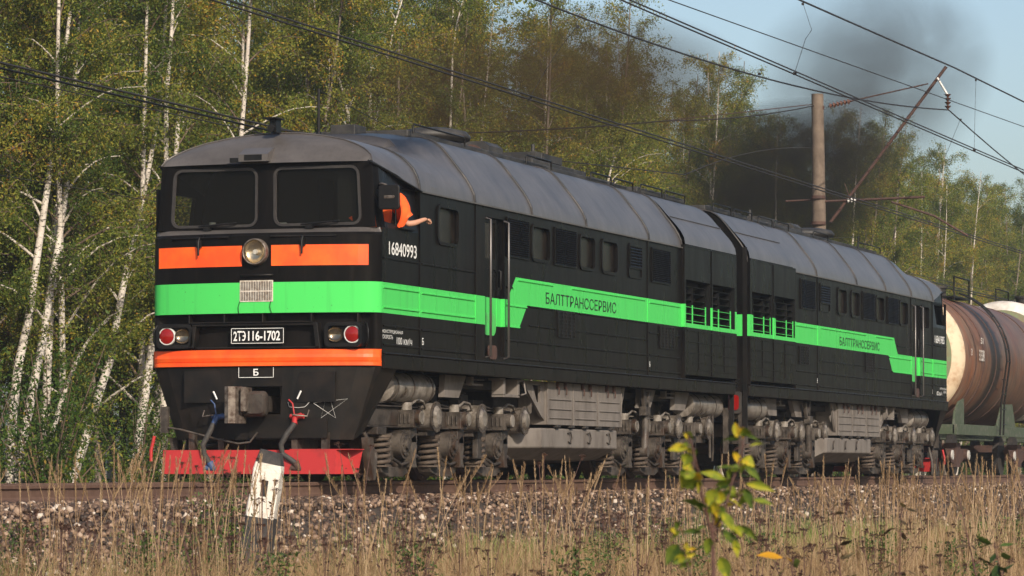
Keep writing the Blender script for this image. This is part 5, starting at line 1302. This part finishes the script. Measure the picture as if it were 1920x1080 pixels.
# the deeper wood reads as one mass
g = np.random.default_rng(55); n = 350000
C = np.stack([g.uniform(2, 190, n), g.uniform(22, 34, n), np.zeros(n)], 1)
top = 13.1+1.3*np.sin(C[:, 0]*.9)+1.2*np.sin(C[:, 0]*.37+C[:, 1])+.8*np.sin(C[:, 0]*2.3)
top = top+2.9*np.clip((98-C[:, 0])/20, 0, 1)
C[:, 2] = -.5+top*g.random(n)**.7
cl_ = (np.sin(C[:, 0]*2.1)+np.sin(C[:, 1]*1.7+1)+np.sin(C[:, 2]*1.9+C[:, 0]))>-.7
C = C[cl_]; n = len(C)
lc = LeafCloud(); lc.add(C, g.uniform(.15, .34, n), np.clip(g.normal(.38, .2, n), 0, 1)); V, F, T = lc.arrays(g)
b = MB()
for i in range(150):
    x, y = g.uniform(16, 190), g.uniform(21, 33); b.tube([(x, y, -.9), (x+g.normal(0, .4), y, 6), (x+g.normal(0, .9), y, 12)], [.12, .08, .02], n=6, caps=False)
tv = np.array(b.v); 
o = np_mesh('birch_wood', np.vstack([V, tv]), np.vstack([F, np.array(b.f)+len(V)]), [M['birchleaf'], M['bark']], mi=np.r_[np.zeros(len(F)), np.ones(len(b.f))], tone=np.r_[T, np.zeros(len(b.f))])
tag(o, 'dense mass of birch foliage filling the wood behind the front trees', 'wood', kind='stuff')
n = 90000; C = np.stack([g.uniform(-90, 420, n), g.uniform(-62, -48, n), np.zeros(n)], 1); C[:, 2] = -1+(19+2*np.sin(C[:, 0]*.4)+1.3*np.sin(C[:, 0]*1.1))*g.random(n)  # unseen wood added so the black sides reflect dark foliage instead of sky
lc = LeafCloud(); lc.add(C, g.uniform(.5, 1.1, n), np.clip(g.normal(.35, .2, n), 0, 1)); V, F, T = lc.arrays(g)
tag(np_mesh('birch_wood', V, F, [M['birchleaf']], tone=T), 'unseen birch wood added behind the viewpoint to darken the side reflections', 'wood', kind='stuff')
# shrubs at the foot of the wood
sprot = []
for i in range(4):
    r_ = empty('shrub', (0, 0, 0)); gg = np.random.default_rng(700+i); b = MB(); lc = LeafCloud()
    for s in range(16):
        a = gg.uniform(0, 6.28); h = gg.uniform(1.2, 2.9); o2 = gg.uniform(.2, 1.1); pth = [(0, 0, 0), (math.cos(a)*o2*.4, math.sin(a)*o2*.4, h*.5), (math.cos(a)*o2, math.sin(a)*o2, h)]
        b.tube(pth, [.022, .014, .006], n=5, caps=False); m = 330; u_ = gg.uniform(.15, 1.05, m)
        lc.add(polyl(pth, np.clip(u_, 0, 1))+gg.normal(0, .20, (m, 3)), gg.uniform(.05, .11, m), np.clip(gg.normal(.3, .2)+gg.normal(0, .15, m), 0, 1))
    b.build('stem', M['twig'], r_); V, F, T = lc.arrays(gg); np_mesh('foliage', V, F, [M['darkleaf']], tone=T, parent=r_); sprot.append(r_)
used = set()
for i in range(64):
    k = random.randrange(4)
    if k not in used: t = sprot[k]; used.add(k)
    else: t = copy_tree(sprot[k])
    x = 14+i*1.15 if i < 44 else 64+(i-44)*4
    y = random.uniform(12.0, 15.5) if i % 3 else random.uniform(10.8, 12.0)
    t.location = (x+random.uniform(-.5, .5), y, -.9); t.rotation_euler = (0, 0, random.uniform(0, 6.28)); s = random.uniform(.7, 1.35); t.scale = (s, s, s)
    tag(t, 'dark green shrub among the birch trunks at the foot of the wood', 'shrub', 'undergrowth shrubs')

# ------------------------------------------------------------------ grass and weeds in the foreground
CX, CY = CAM.x, CAM.y
fwd = np.array([math.cos(YAW), math.sin(YAW)]); rgt = np.array([math.sin(YAW), -math.cos(YAW)])
def field(n, rmin, rmax, ymax, g, half=.185, bias=1.0):
    """points spread over the strip of verge in front of the camera, up to the foot of the ballast"""
    out = []
    while sum(len(o) for o in out) < n:
        r = np.sqrt(g.uniform(rmin**2, rmax**2, n*2)) if bias == 1 else rmin+(rmax-rmin)*g.random(n*2)**bias
        a = g.uniform(-half, half, n*2)
        p = np.array([CX, CY])+r[:, None]*(fwd*np.cos(a)[:, None]+rgt*np.sin(a)[:, None])
        out.append(p[p[:, 1] < ymax+g.normal(0, .35, len(p))])
    return np.concatenate(out)[:n]
def blades(name, label, P, h, w, lean, tone, mat, cat, g, segs=3, droop=.25):
    n = len(P); z0 = np.array([ground_z(y) for y in P[:, 1]])-.03
    a = g.uniform(0, 2*math.pi, n); l = np.abs(g.normal(0, lean, n))*h
    wa = g.uniform(0, math.pi, n); wx, wy = np.cos(wa)*w*.5, np.sin(wa)*w*.5
    V = []
    for i in range(segs+1):
        t = i/segs; k = t**1.6; ww = (1-t)**.7 if i < segs else .12
        x = P[:, 0]+np.cos(a)*l*k; y = P[:, 1]+np.sin(a)*l*k; z = z0+h*(t-droop*lean*k*t)
        V.append(np.stack([x-wx*ww, y-wy*ww, z], 1)); V.append(np.stack([x+wx*ww, y+wy*ww, z], 1))
    V = np.stack(V, 1); m = V.shape[1]; F = []
    for i in range(segs): F.append([2*i, 2*i+1, 2*i+3, 2*i+2])
    F = np.array(F)[None]+(np.arange(n)*m)[:, None, None]
    tn = np.repeat(tone, segs)
    return tag(np_mesh(name, V.reshape(-1, 3), F.reshape(-1, 4), [mat], tone=tn), label, cat, kind='stuff'), V[:, -1]
g = np.random.default_rng(21)
clump = lambda P: .5+.5*np.sin(P[:, 0]*1.1+np.sin(P[:, 1]*1.9))*np.sin(P[:, 1]*1.3+P[:, 0]*.35+1)
P = field(120000, 11, 62, -5.5, g, .20); r = np.hypot(P[:, 0]-CX, P[:, 1]-CY); h = g.uniform(.30, .78, len(P))*(.62+.38*clump(P))*np.interp(r, [10, 24, 32, 40, 62], [1.08, 1.15, 1.05, .72, .55])
w = .0022+.00007*r
blades('dry_grass', 'dry straw coloured grass filling the verge in front of the track', P, h, w*g.uniform(.6, 1.5, len(P)), .50, np.clip(g.normal(.5, .25, len(P)), 0, 1), M['straw'], 'grass', g)
P = field(70000, 14, 60, -4.45, g, .20); keep = (P[:, 1] > -8.0) | (g.random(len(P)) < .25); P = P[keep]; cl = clump(P*.7)
h = g.uniform(.16, .42, len(P))*(.5+.9*cl)
blades('green_grass', 'short green grass along the foot of the ballast', P, h, g.uniform(.005, .011, len(P)), .45, np.clip(g.normal(.5, .25, len(P)), 0, 1), M['green'], 'grass', g)
P = field(66000, 13, 45, -4.7, g, .20); h = g.uniform(.35, .8, len(P))*np.interp(np.hypot(P[:, 0]-CX, P[:, 1]-CY), [10, 31, 45], [1, 1, .6])
blades('bent_straw', 'tangled bent straw lying through the standing grass', P, h, g.uniform(.003, .006, len(P)), 1.15, np.clip(g.normal(.45, .3, len(P)), 0, 1), M['straw'], 'straw', g, 4, .55)
# tall feathery stalks
def plumes(n, g, lab, P=None, hr=(.72, 1.12), ps=1.0):
    if P is None: P = field(n, 15, 60, -5.9, g, .19, .8)
    n = len(P); H = g.uniform(*hr, n)*np.interp(np.hypot(P[:, 0]-CX, P[:, 1]-CY), [20, 31, 40, 62], [1, 1, .72, .62]); z0 = np.array([ground_z(y) for y in P[:, 1]])
    a = g.normal(.3, .9, n); L = np.abs(g.normal(0, .20, n))*H
    Vs, Fs, Ts = [], [], []; off = 0
    segs = 4; w = .0010+.00003*np.hypot(P[:, 0]-CX, P[:, 1]-CY)
    st = []
    def axis(t): return np.stack([P[:, 0]+np.cos(a)*L*t**2, P[:, 1]+np.sin(a)*L*t**2, z0+H*t], 1)
    for i in range(segs+1):
        c = axis(np.full(n, i/segs)); st += [c-np.outer(w, [rgt[0], rgt[1], 0]), c+np.outer(w, [rgt[0], rgt[1], 0])]
    V = np.stack(st, 1); F = np.array([[2*i, 2*i+1, 2*i+3, 2*i+2] for i in range(segs)])[None]+(np.arange(n)*V.shape[1])[:, None, None]
    tn = np.clip(g.normal(.5, .22, n), 0, 1)
    Vs.append(V.reshape(-1, 3)); Fs.append(F.reshape(-1, 4)); Ts.append(np.repeat(tn, segs)); off = V.reshape(-1, 3).shape[0]
    q = 64; pl = g.uniform(.13, .26, n)*ps/H
    t = 1-pl[:, None]*g.random((n, q))+.02
    c = np.stack([P[:, 0:1]+np.cos(a)[:, None]*L[:, None]*t**2, P[:, 1:2]+np.sin(a)[:, None]*L[:, None]*t**2, z0[:, None]+H[:, None]*t], -1)
    s = np.clip((1.02-t)/pl[:, None], 0, 1); wd = .013*ps*np.sin(np.pi*np.clip(s*.85+.12, 0, 1))**.8
    an = g.uniform(0, 6.28, (n, q)); ln = g.uniform(.014, .036, (n, q))*ps
    d = np.stack([np.cos(an)*wd, np.sin(an)*wd, ln], -1)
    ww = .0017*ps; sd = np.stack([-np.sin(an)*ww, np.cos(an)*ww, np.zeros_like(an)], -1)
    V = np.stack([c-sd, c+sd, c+d+sd*.5, c+d-sd*.5], 2).reshape(-1, 3); F = np.arange(len(V)).reshape(-1, 4)+off
    Vs.append(V); Fs.append(F); Ts.append(np.clip(np.repeat(tn, q)+g.normal(0, .12, n*q), 0, 1))
    tag(np_mesh('feathery_grass', np.concatenate(Vs), np.concatenate(Fs), [M['plume']], tone=np.concatenate(Ts)), lab, 'grass', kind='stuff')
plumes(650, g, 'tall feathery seed heads standing above the dry grass', hr=(.50, .92))
# tall tufts gathered in front of the left rail, in the middle and at the right edge
tp = []
for (r, u_, n_, sp_) in ((27, -930, 40, 1.0), (26, -700, 45, .9), (24, -560, 26, .5), (25, -330, 16, .7), (27, -60, 30, 1.2), (29, 120, 26, 1.0), (28, 330, 16, .8), (30, 760, 60, 1.2), (31, 900, 70, 1.2), (36, 640, 50, 1.6), (38, 820, 90, 2.0), (42, 930, 90, 2.2), (40, 480, 30, 2.0), (34, 250, 30, 1.5)):
    ang = math.atan(u_/6696); c = np.array([CX, CY])+r*(fwd*math.cos(ang)+rgt*math.sin(ang)); tp.append(c+g.normal(0, 1, (n_, 2))*sp_*np.array([1, .5]))
tp = np.concatenate(tp); tp = tp[tp[:, 1] < -5.3]
plumes(0, g, 'tallest feathery grass tufts rising in front of the rail', P=tp, hr=(1.0, 1.32), ps=1.1)

# dried weeds with dark seed heads, each its own plant
def at_px(u_, r):   # direction across the view given as pixels from the centre line, r metres off
    ang = math.atan(u_/6696); c = np.array([CX, CY])+r*(fwd*math.cos(ang)+rgt*math.sin(ang)); return c[0], c[1]
def dried_weed(x, y, H, seed, heads, label, leafy=False, spread=.16):
    gg = np.random.default_rng(seed); r_ = empty('dried_weed', (x, y, ground_z(y))); b = MB(); lc = LeafCloud()
    for i in range(heads):
        a = gg.uniform(0, 6.28); o2 = gg.uniform(.05, spread*1.6)*(i > 0); hh = H*gg.uniform(.80, 1.0)
        tip = np.array([math.cos(a)*o2, math.sin(a)*o2, hh]); b.tube([(0, 0, hh*.0), (tip[0]*.2, tip[1]*.2, hh*.5), tuple(tip)], [.0045, .0035, .002], n=4, caps=False)
        for k in range(9):
            ta = gg.uniform(0, 6.28); rr = gg.uniform(0, .035); e = tip+np.array([math.cos(ta)*rr, math.sin(ta)*rr, .015-rr*.3]); b.tube([tuple(tip-np.array([0, 0, .03])), tuple(e)], .0013, n=3, caps=False)
            lc.add(e+gg.normal(0, .007, (12, 3))*np.array([1, 1, .5]), gg.uniform(.007, .014, 12), np.clip(gg.normal(.35, .25, 12), 0, 1))
        m = 16; tt = gg.uniform(.25, .9, m)
        lc.add(np.stack([tip[0]*tt**2, tip[1]*tt**2, hh*tt], 1)+gg.normal(0, .02, (m, 3)), gg.uniform(.02, .045, m), np.clip(gg.normal(.4, .2, m), 0, 1))
    b.build('stem', M['bark_brown'], r_); V, F, T = lc.arrays(gg); np_mesh('seed_head', V, F, [M['weed']], tone=T, parent=r_)
    if leafy:
        lc = LeafCloud(); m = 900; tt = gg.uniform(.05, .85, m); a = gg.uniform(0, 6.28, m); rr = gg.uniform(0, .22, m)
        lc.add(np.stack([np.cos(a)*rr, np.sin(a)*rr, H*tt], 1), gg.uniform(.015, .05, m), np.clip(gg.normal(.45, .25, m), 0, 1)); V, F, T = lc.arrays(gg); np_mesh('foliage', V, F, [M['weedgreen']], tone=T, parent=r_)
    return tag(r_, label, 'weed', 'dried weeds on the verge')
ws = [(-525, 28.4, 1.26, 9, 'dense brown headed weed with green leaves hugging the left side of the marker post', True, .22),
      (-560, 28.0, 1.15, 7, 'second leafy dark weed a step left of the marker post', True, .24),
      (-600, 27.2, .92, 6, 'low leafy weed left of the pair beside the marker post', True, .2),
      (-468, 27.6, 1.16, 5, 'thin flat topped weed rising in front of the marker post face', False, .12),
      (-655, 27.0, 1.22, 4, 'slender dark weed in front of the left end of the red plow', False, .10),
      (-290, 28.0, 1.38, 4, 'tall branched weed in front of the right end of the red plow', False, .16),
      (-205, 29.0, 1.02, 6, 'dark headed weed on gravel below the first bogie', False, .2),
      (-95, 28.5, 1.0, 6, 'bushy brown weed below the second pair of springs', False, .2),
      (60, 28.0, 1.34, 6, 'rust brown weed standing before the fuel tank', False, .22),
      (120, 29.0, 1.05, 5, 'dark seeded weed just right of the rust brown one', False, .2),
      (-880, 26.0, .86, 6, 'dark weed in the left corner of the grass', False, .2),
      (-160, 24.0, .82, 7, 'low dark weed in the grass at the bottom centre left', False, .25),
      (600, 27.0, 1.06, 7, 'brown weed under the trailing fuel tank', False, .25),
      (235, 24.0, .94, 7, 'wispy dark weed just left of the yellow leaved sapling', False, .22)]
for i, (u_, r, H, n_, lab, lf, sp_) in enumerate(ws):
    x, y = at_px(u_, r); dried_weed(x, y, H, 900+i, n_, lab, lf, sp_)
for i in range(22):
    u_ = -930+i*86+random.uniform(-30, 30); r = random.uniform(19, 29); x, y = at_px(u_, r)
    w_ = dried_weed(x, y, random.uniform(.62, .92), 980+i, random.randint(4, 8), 'low dark seeded weed half buried in the dry verge grass', i % 3 == 0, .2); w_['group'] = 'low weeds in the grass'
for i in range(20):
    u_ = random.uniform(150, 950); r = random.uniform(28, 44); x, y = at_px(u_, r)
    if y < -5.2: w_ = dried_weed(x, y, random.uniform(.55, .95), 1060+i, random.randint(4, 8), 'small brown weed among the far grass on the right of the verge', i % 2 == 0, .26); w_['group'] = 'far weeds on the right'
# withered leafy stems right of the sapling
def withered(x, y, H, seed, label, mat, n_=26, lsz=.06, tone=.3):
    gg = np.random.default_rng(seed); r_ = empty('leafy_weed', (x, y, ground_z(y))); b = MB(); lf = MB(); V = []; F = []; T = []
    st = [(0, 0, 0), (gg.normal(0, .03), gg.normal(0, .03), H*.5), (gg.normal(0, .06), gg.normal(0, .06), H)]; b.tube(st, [.006, .005, .002], n=5, caps=False)
    for i in range(n_):
        t = gg.uniform(.35, 1.0); p = polyl(st, [t])[0]; a = gg.uniform(0, 6.28); L_ = lsz*gg.uniform(.6, 1.3); br = gg.uniform(.0, .10)*(1.3-t)
        q = p+np.array([math.cos(a)*br, math.sin(a)*br, br*.5]); b.tube([tuple(p), tuple(q)], .0018, n=3, caps=False)
        d = np.array([math.cos(a), math.sin(a), gg.uniform(-.9, .5)]); s_ = np.array([-math.sin(a), math.cos(a), gg.normal(0, .4)]); wv = L_*gg.uniform(.12, .28); k0 = len(V)
        cur = gg.uniform(-.3, .3)
        for j, wj in enumerate((.15, .9, 1.0, .6, .05)):
            c = q+d*L_*j/4+np.array([0, 0, -cur*L_*(j/4)**2]); V += [c-s_*wv*wj, c+np.array([0, 0, -wv*.35*wj]), c+s_*wv*wj]
        tn = float(np.clip(gg.normal(tone, .25), 0, 1))
        for j in range(4):
            for e in (0, 1): F.append([k0+3*j+e, k0+3*j+e+1, k0+3*j+e+4, k0+3*j+e+3]); T.append(tn)
    b.build('stem', M['bark_brown'], r_); np_mesh('leaves', np.array(V), np.array(F), [mat], tone=np.array(T), parent=r_)
    return tag(r_, label, 'weed', 'leafy weeds on the verge')
M['witherleaf'] = leaf_mat('withered_leaves', [(0, (.045, .03, .018)), (.4, (.13, .09, .05)), (.75, (.20, .17, .06)), (1, (.36, .30, .20))], .2)
for i, (u_, r, H, lab, m_, n_, ls, tn) in enumerate([
    (615, 15.0, 1.10, 'withered curled leaf plant in the middle of the right grass', 'witherleaf', 46, .05, .4),
    (710, 16.0, 1.08, 'withered grey leaf plant right of the other curled one', 'witherleaf', 44, .05, .5),
    (868, 17.0, 1.18, 'tall brown stem with few drooping leaves near the right edge', 'witherleaf', 26, .06, .3),
    (930, 15.0, .95, 'dark green leaved stem at the right edge of the grass', 'weedgreen', 34, .07, .2),
    (895, 14.0, .86, 'lower dark green leaved stem at the bottom right', 'weedgreen', 30, .07, .25),
    (530, 12.5, .94, 'small plant with broad green leaves low beside the withered ones', 'weedgreen', 22, .07, .7),
    (470, 13.0, .93, 'short stem with one orange leaf right of the sapling', 'sapleaf', 5, .08, .9)]):
    x, y = at_px(u_, r); withered(x, y, H, 1200+i, lab, M[m_], n_, ls, tn)
# sapling with yellow green leaves, close to the camera
sx, sy = at_px(385, 9.55); sap = empty('sapling', (sx, sy, ground_z(sy))); tag(sap, 'young aspen sapling with large yellow green leaves close to the camera', 'sapling')
zb_ = ground_z(sy); PX = 9.55/6696
def sp_(px, py, dd=0.0):   # offsets measured on the plant: right, up, depth
    e = rgt*px*PX+fwd*dd; return (e[0], e[1], (CAM.z-zb_)+(878-py)*PX*1.0)
b = MB()
b.tube([(0, 0, 0), sp_(0, 1200), sp_(-8, 1080), sp_(-10, 1000)], [.0085, .0075, .006, .005], n=8)
stems = [([(-10, 1000), (-22, 960, -.01), (-33, 920, -.03), (-40, 880, -.05), (-46, 850, -.06), (-52, 826, -.07)], .0038),
         ([(-10, 1000), (5, 975, .02), (18, 945, .03), (28, 905, .04), (38, 880, .05), (50, 840, .06), (55, 805, .07)], .0038),
         ([(-10, 1000), (-7, 960), (-4, 930, .01)], .003), ([(-50, 1080, .02), (-60, 1040, .03), (-88, 1000, .05)], .002), ([(-8, 1010), (22, 960, .05), (40, 930, .08)], .002), ([(-46, 850, -.06), (-50, 890, -.06)], .002)]
for st, rr in stems:
    rr *= 1.15; pth = [sp_(q[0], q[1], q[2] if len(q) > 2 else 0) for q in st]; b.tube(pth, [rr*(1-.6*i/(len(pth)-1)) for i in range(len(pth))], n=6)
V, F, T = [], [], []
leaves = [  # centre px offset from stem line x=1345, py, length px, direction deg (0 right, 90 up), width ratio, tone, depth
 (-77, 842, 36, 188, .42, .78, -.08), (-60, 862, 24, 250, .85, .5, -.07), (-66, 898, 44, 262, .30, .62, -.05), (-54, 908, 30, 200, .85, .40, -.03), (-62, 818, 14, 110, .4, .85, -.08), (-44, 852, 20, 255, .4, .2, -.05),
 (38, 806, 30, 95, .42, .86, .07), (50, 812, 22, 275, .55, .88, .06), (28, 824, 34, 185, .2, .05, .06), (70, 822, 34, -22, .16, .08, .07), (76, 834, 30, 8, .16, .5, .05), (40, 862, 34, 300, .35, .9, .05), (60, 868, 28, 330, .75, .72, .05),
 (-8, 892, 52, 165, .26, .55, .02), (12, 906, 32, 200, .42, .35, .03), (20, 878, 44, 178, .14, .05, .04), (68, 888, 44, 316, .30, .22, .04), (82, 914, 58, 345, .24, .62, .03), (60, 936, 44, 290, .38, .08, .05), (36, 944, 44, 325, .08, .7, .06),
 (-12, 933, 34, 250, .7, .55, -.02), (4, 935, 30, 262, .5, .82, -.01), (-46, 944, 52, 165, .20, .12, -.03), (-36, 950, 40, 305, .22, .08, -.02), (-8, 956, 30, 290, .4, .2, 0), (14, 928, 24, 210, .4, .12, .03),
 (20, 980, 50, 305, .34, .48, -.02), (38, 996, 26, 300, .5, .55, -.03), (26, 1012, 50, 315, .32, .06, -.02), (34, 1028, 34, 280, .42, .62, -.02), (88, 942, 42, 345, .22, .4, .06), (60, 1000, 44, 320, .3, .2, .05),
 (-18, 1024, 34, 262, .5, .35, .0), (-48, 998, 36, 180, .28, .12, .02), (-84, 1040, 46, 240, .5, .18, .04), (-60, 1060, 26, 200, .5, .3, .03), (12, 1066, 50, 290, .45, .45, -.02), (-30, 990, 20, 20, .3, .1, 0), (-66, 1052, 40, 10, .3, .08, .02)]
for st, _ in stems:
    for k in range(8):
        q = st[random.randrange(1, len(st))]; leaves.append((q[0]+random.uniform(-16, 16), q[1]+random.uniform(-14, 14), random.uniform(15, 30), random.uniform(150, 390), random.uniform(.3, .6), random.uniform(.1, .9), (q[2] if len(q) > 2 else 0)+random.uniform(-.02, .02)))
for (px, py, L_, an, wr_, tn, dd) in leaves:
    L_ *= 1.04; wr_ *= 1.06; tn = max(0, tn-.10); c0 = np.array([px-math.cos(R(an))*L_*.5, py+math.sin(R(an))*L_*.5]); k0 = len(V); tw_ = rng.uniform(-.5, .5); 
    for j, wj in enumerate((.06, .62, .95, 1.0, .72, .38, .04)):
        t = j/6; c = c0+np.array([math.cos(R(an)), -math.sin(R(an))])*L_*t; c[1] += 5*math.sin(math.pi*t)*-.6
        nrm = np.array([math.sin(R(an)), math.cos(R(an))])*L_*wr_*.5*wj
        for s_ in (-1, 0, 1):
            V.append(sp_(c[0]+s_*nrm[0], c[1]+s_*nrm[1], dd+(tw_*.03)*s_*wj+(.006 if s_ == 0 else 0)+.02*(t-.5)))
    for j in range(6):
        for e in (0, 1): F.append([k0+3*j+e, k0+3*j+e+1, k0+3*j+e+4, k0+3*j+e+3]); T.append(min(1, max(0, tn+(.08 if e else -.06)+float(rng.normal(0, .07)))))
    # petiole to the nearest stem point
    best = None
    for st, _ in stems:
        for q in st:
            d_ = (q[0]-c0[0])**2+(q[1]-c0[1])**2
            if best is None or d_ < best[0]: best = (d_, q)
    q = best[1]; b.tube([sp_(q[0], q[1], q[2] if len(q) > 2 else 0), sp_((q[0]+c0[0])/2, (q[1]+c0[1])/2-4, dd), sp_(c0[0], c0[1], dd)], .0011, n=4)
b.build('stem', M['bark_brown'], sap)
o = np_mesh('leaves', np.array(V), np.array(F), [M['sapleaf']], tone=np.array(T), parent=sap)

# ------------------------------------------------------------------ exhaust smoke
def smoke(name, label, loc, scale, rot, dens, seed, thr=.42, nsc=1.3, col_=(.05, .045, .042)):
    m = bpy.data.materials.new('smoke_'+name); m.use_nodes = True; nt = m.node_tree; nt.nodes.clear()
    o = N(nt, 'ShaderNodeOutputMaterial'); pv = N(nt, 'ShaderNodeVolumePrincipled')
    pv.inputs['Color'].default_value = c4(col_); pv.inputs['Anisotropy'].default_value = .2
    tc = N(nt, 'ShaderNodeTexCoord'); ln_ = N(nt, 'ShaderNodeVectorMath', operation='LENGTH'); nt.links.new(tc.outputs['Object'], ln_.inputs[0])
    n1 = N(nt, 'ShaderNodeTexNoise', noise_dimensions='4D'); n1.inputs['W'].default_value = seed; n1.inputs['Scale'].default_value = nsc; n1.inputs['Detail'].default_value = 5; n1.inputs['Roughness'].default_value = .6; n1.inputs['Distortion'].default_value = .6
    nt.links.new(tc.outputs['Object'], n1.inputs['Vector'])
    fall = math_(nt, 'SUBTRACT', 1.0, ln_.outputs['Value'], True)
    fall = math_(nt, 'POWER', fall, .8)
    nz = ramp(nt, n1.outputs[0], thr-.05, thr+.17)
    d = math_(nt, 'MULTIPLY', math_(nt, 'MULTIPLY', fall, nz), dens)
    nt.links.new(d, pv.inputs['Density']); nt.links.new(pv.outputs[0], o.inputs['Volume'])
    b = MB(); b.loft([[(math.sin(t)*math.cos(a), math.sin(t)*math.sin(a), math.cos(t)) for a in np.linspace(0, 2*math.pi, 25)] for t in np.linspace(0.001, math.pi-.001, 13)])
    ob = b.build('smoke', m); ob.location = loc; ob.scale = scale; ob.rotation_euler = rot
    tag(ob, label, 'smoke', kind='stuff'); return ob
smoke('a', 'densest black exhaust smoke low behind the roof beside the pole', (52, 6.2, 8.0), (9.0, 2.7, 2.25), (0, R(-7), 0), .75, 1.3)
smoke('b', 'grey drifting exhaust smoke high against the sky', (58, 5.3, 11.3), (9, 3.4, 3.1), (0, R(-14), 0), .26, 4.1, .42, 1.3, (.14, .12, .11))
smoke('c', 'thin brown exhaust veil in front of the birches', (25, 4.0, 7.6), (12, 2.5, 1.8), (0, R(-7), 0), .30, 7.7, .38, 1.0, (.15, .095, .05))
# ------------------------------------------------------------------ air
hm = bpy.data.materials.new('haze_air'); hm.use_nodes = True; nt = hm.node_tree; nt.nodes.clear()
o_ = N(nt, 'ShaderNodeOutputMaterial'); pv = N(nt, 'ShaderNodeVolumePrincipled'); pv.inputs['Density'].default_value = .0005; pv.inputs['Color'].default_value = c4((.80, .86, .95)); pv.inputs['Anisotropy'].default_value = .3
nt.links.new(pv.outputs[0], o_.inputs['Volume'])
b = MB(); b.box(-60, 320, -60, 120, -3.0, 19.0); tag(b.build('haze', hm), 'thin bluish autumn haze over the railway and the wood', 'haze', kind='stuff')
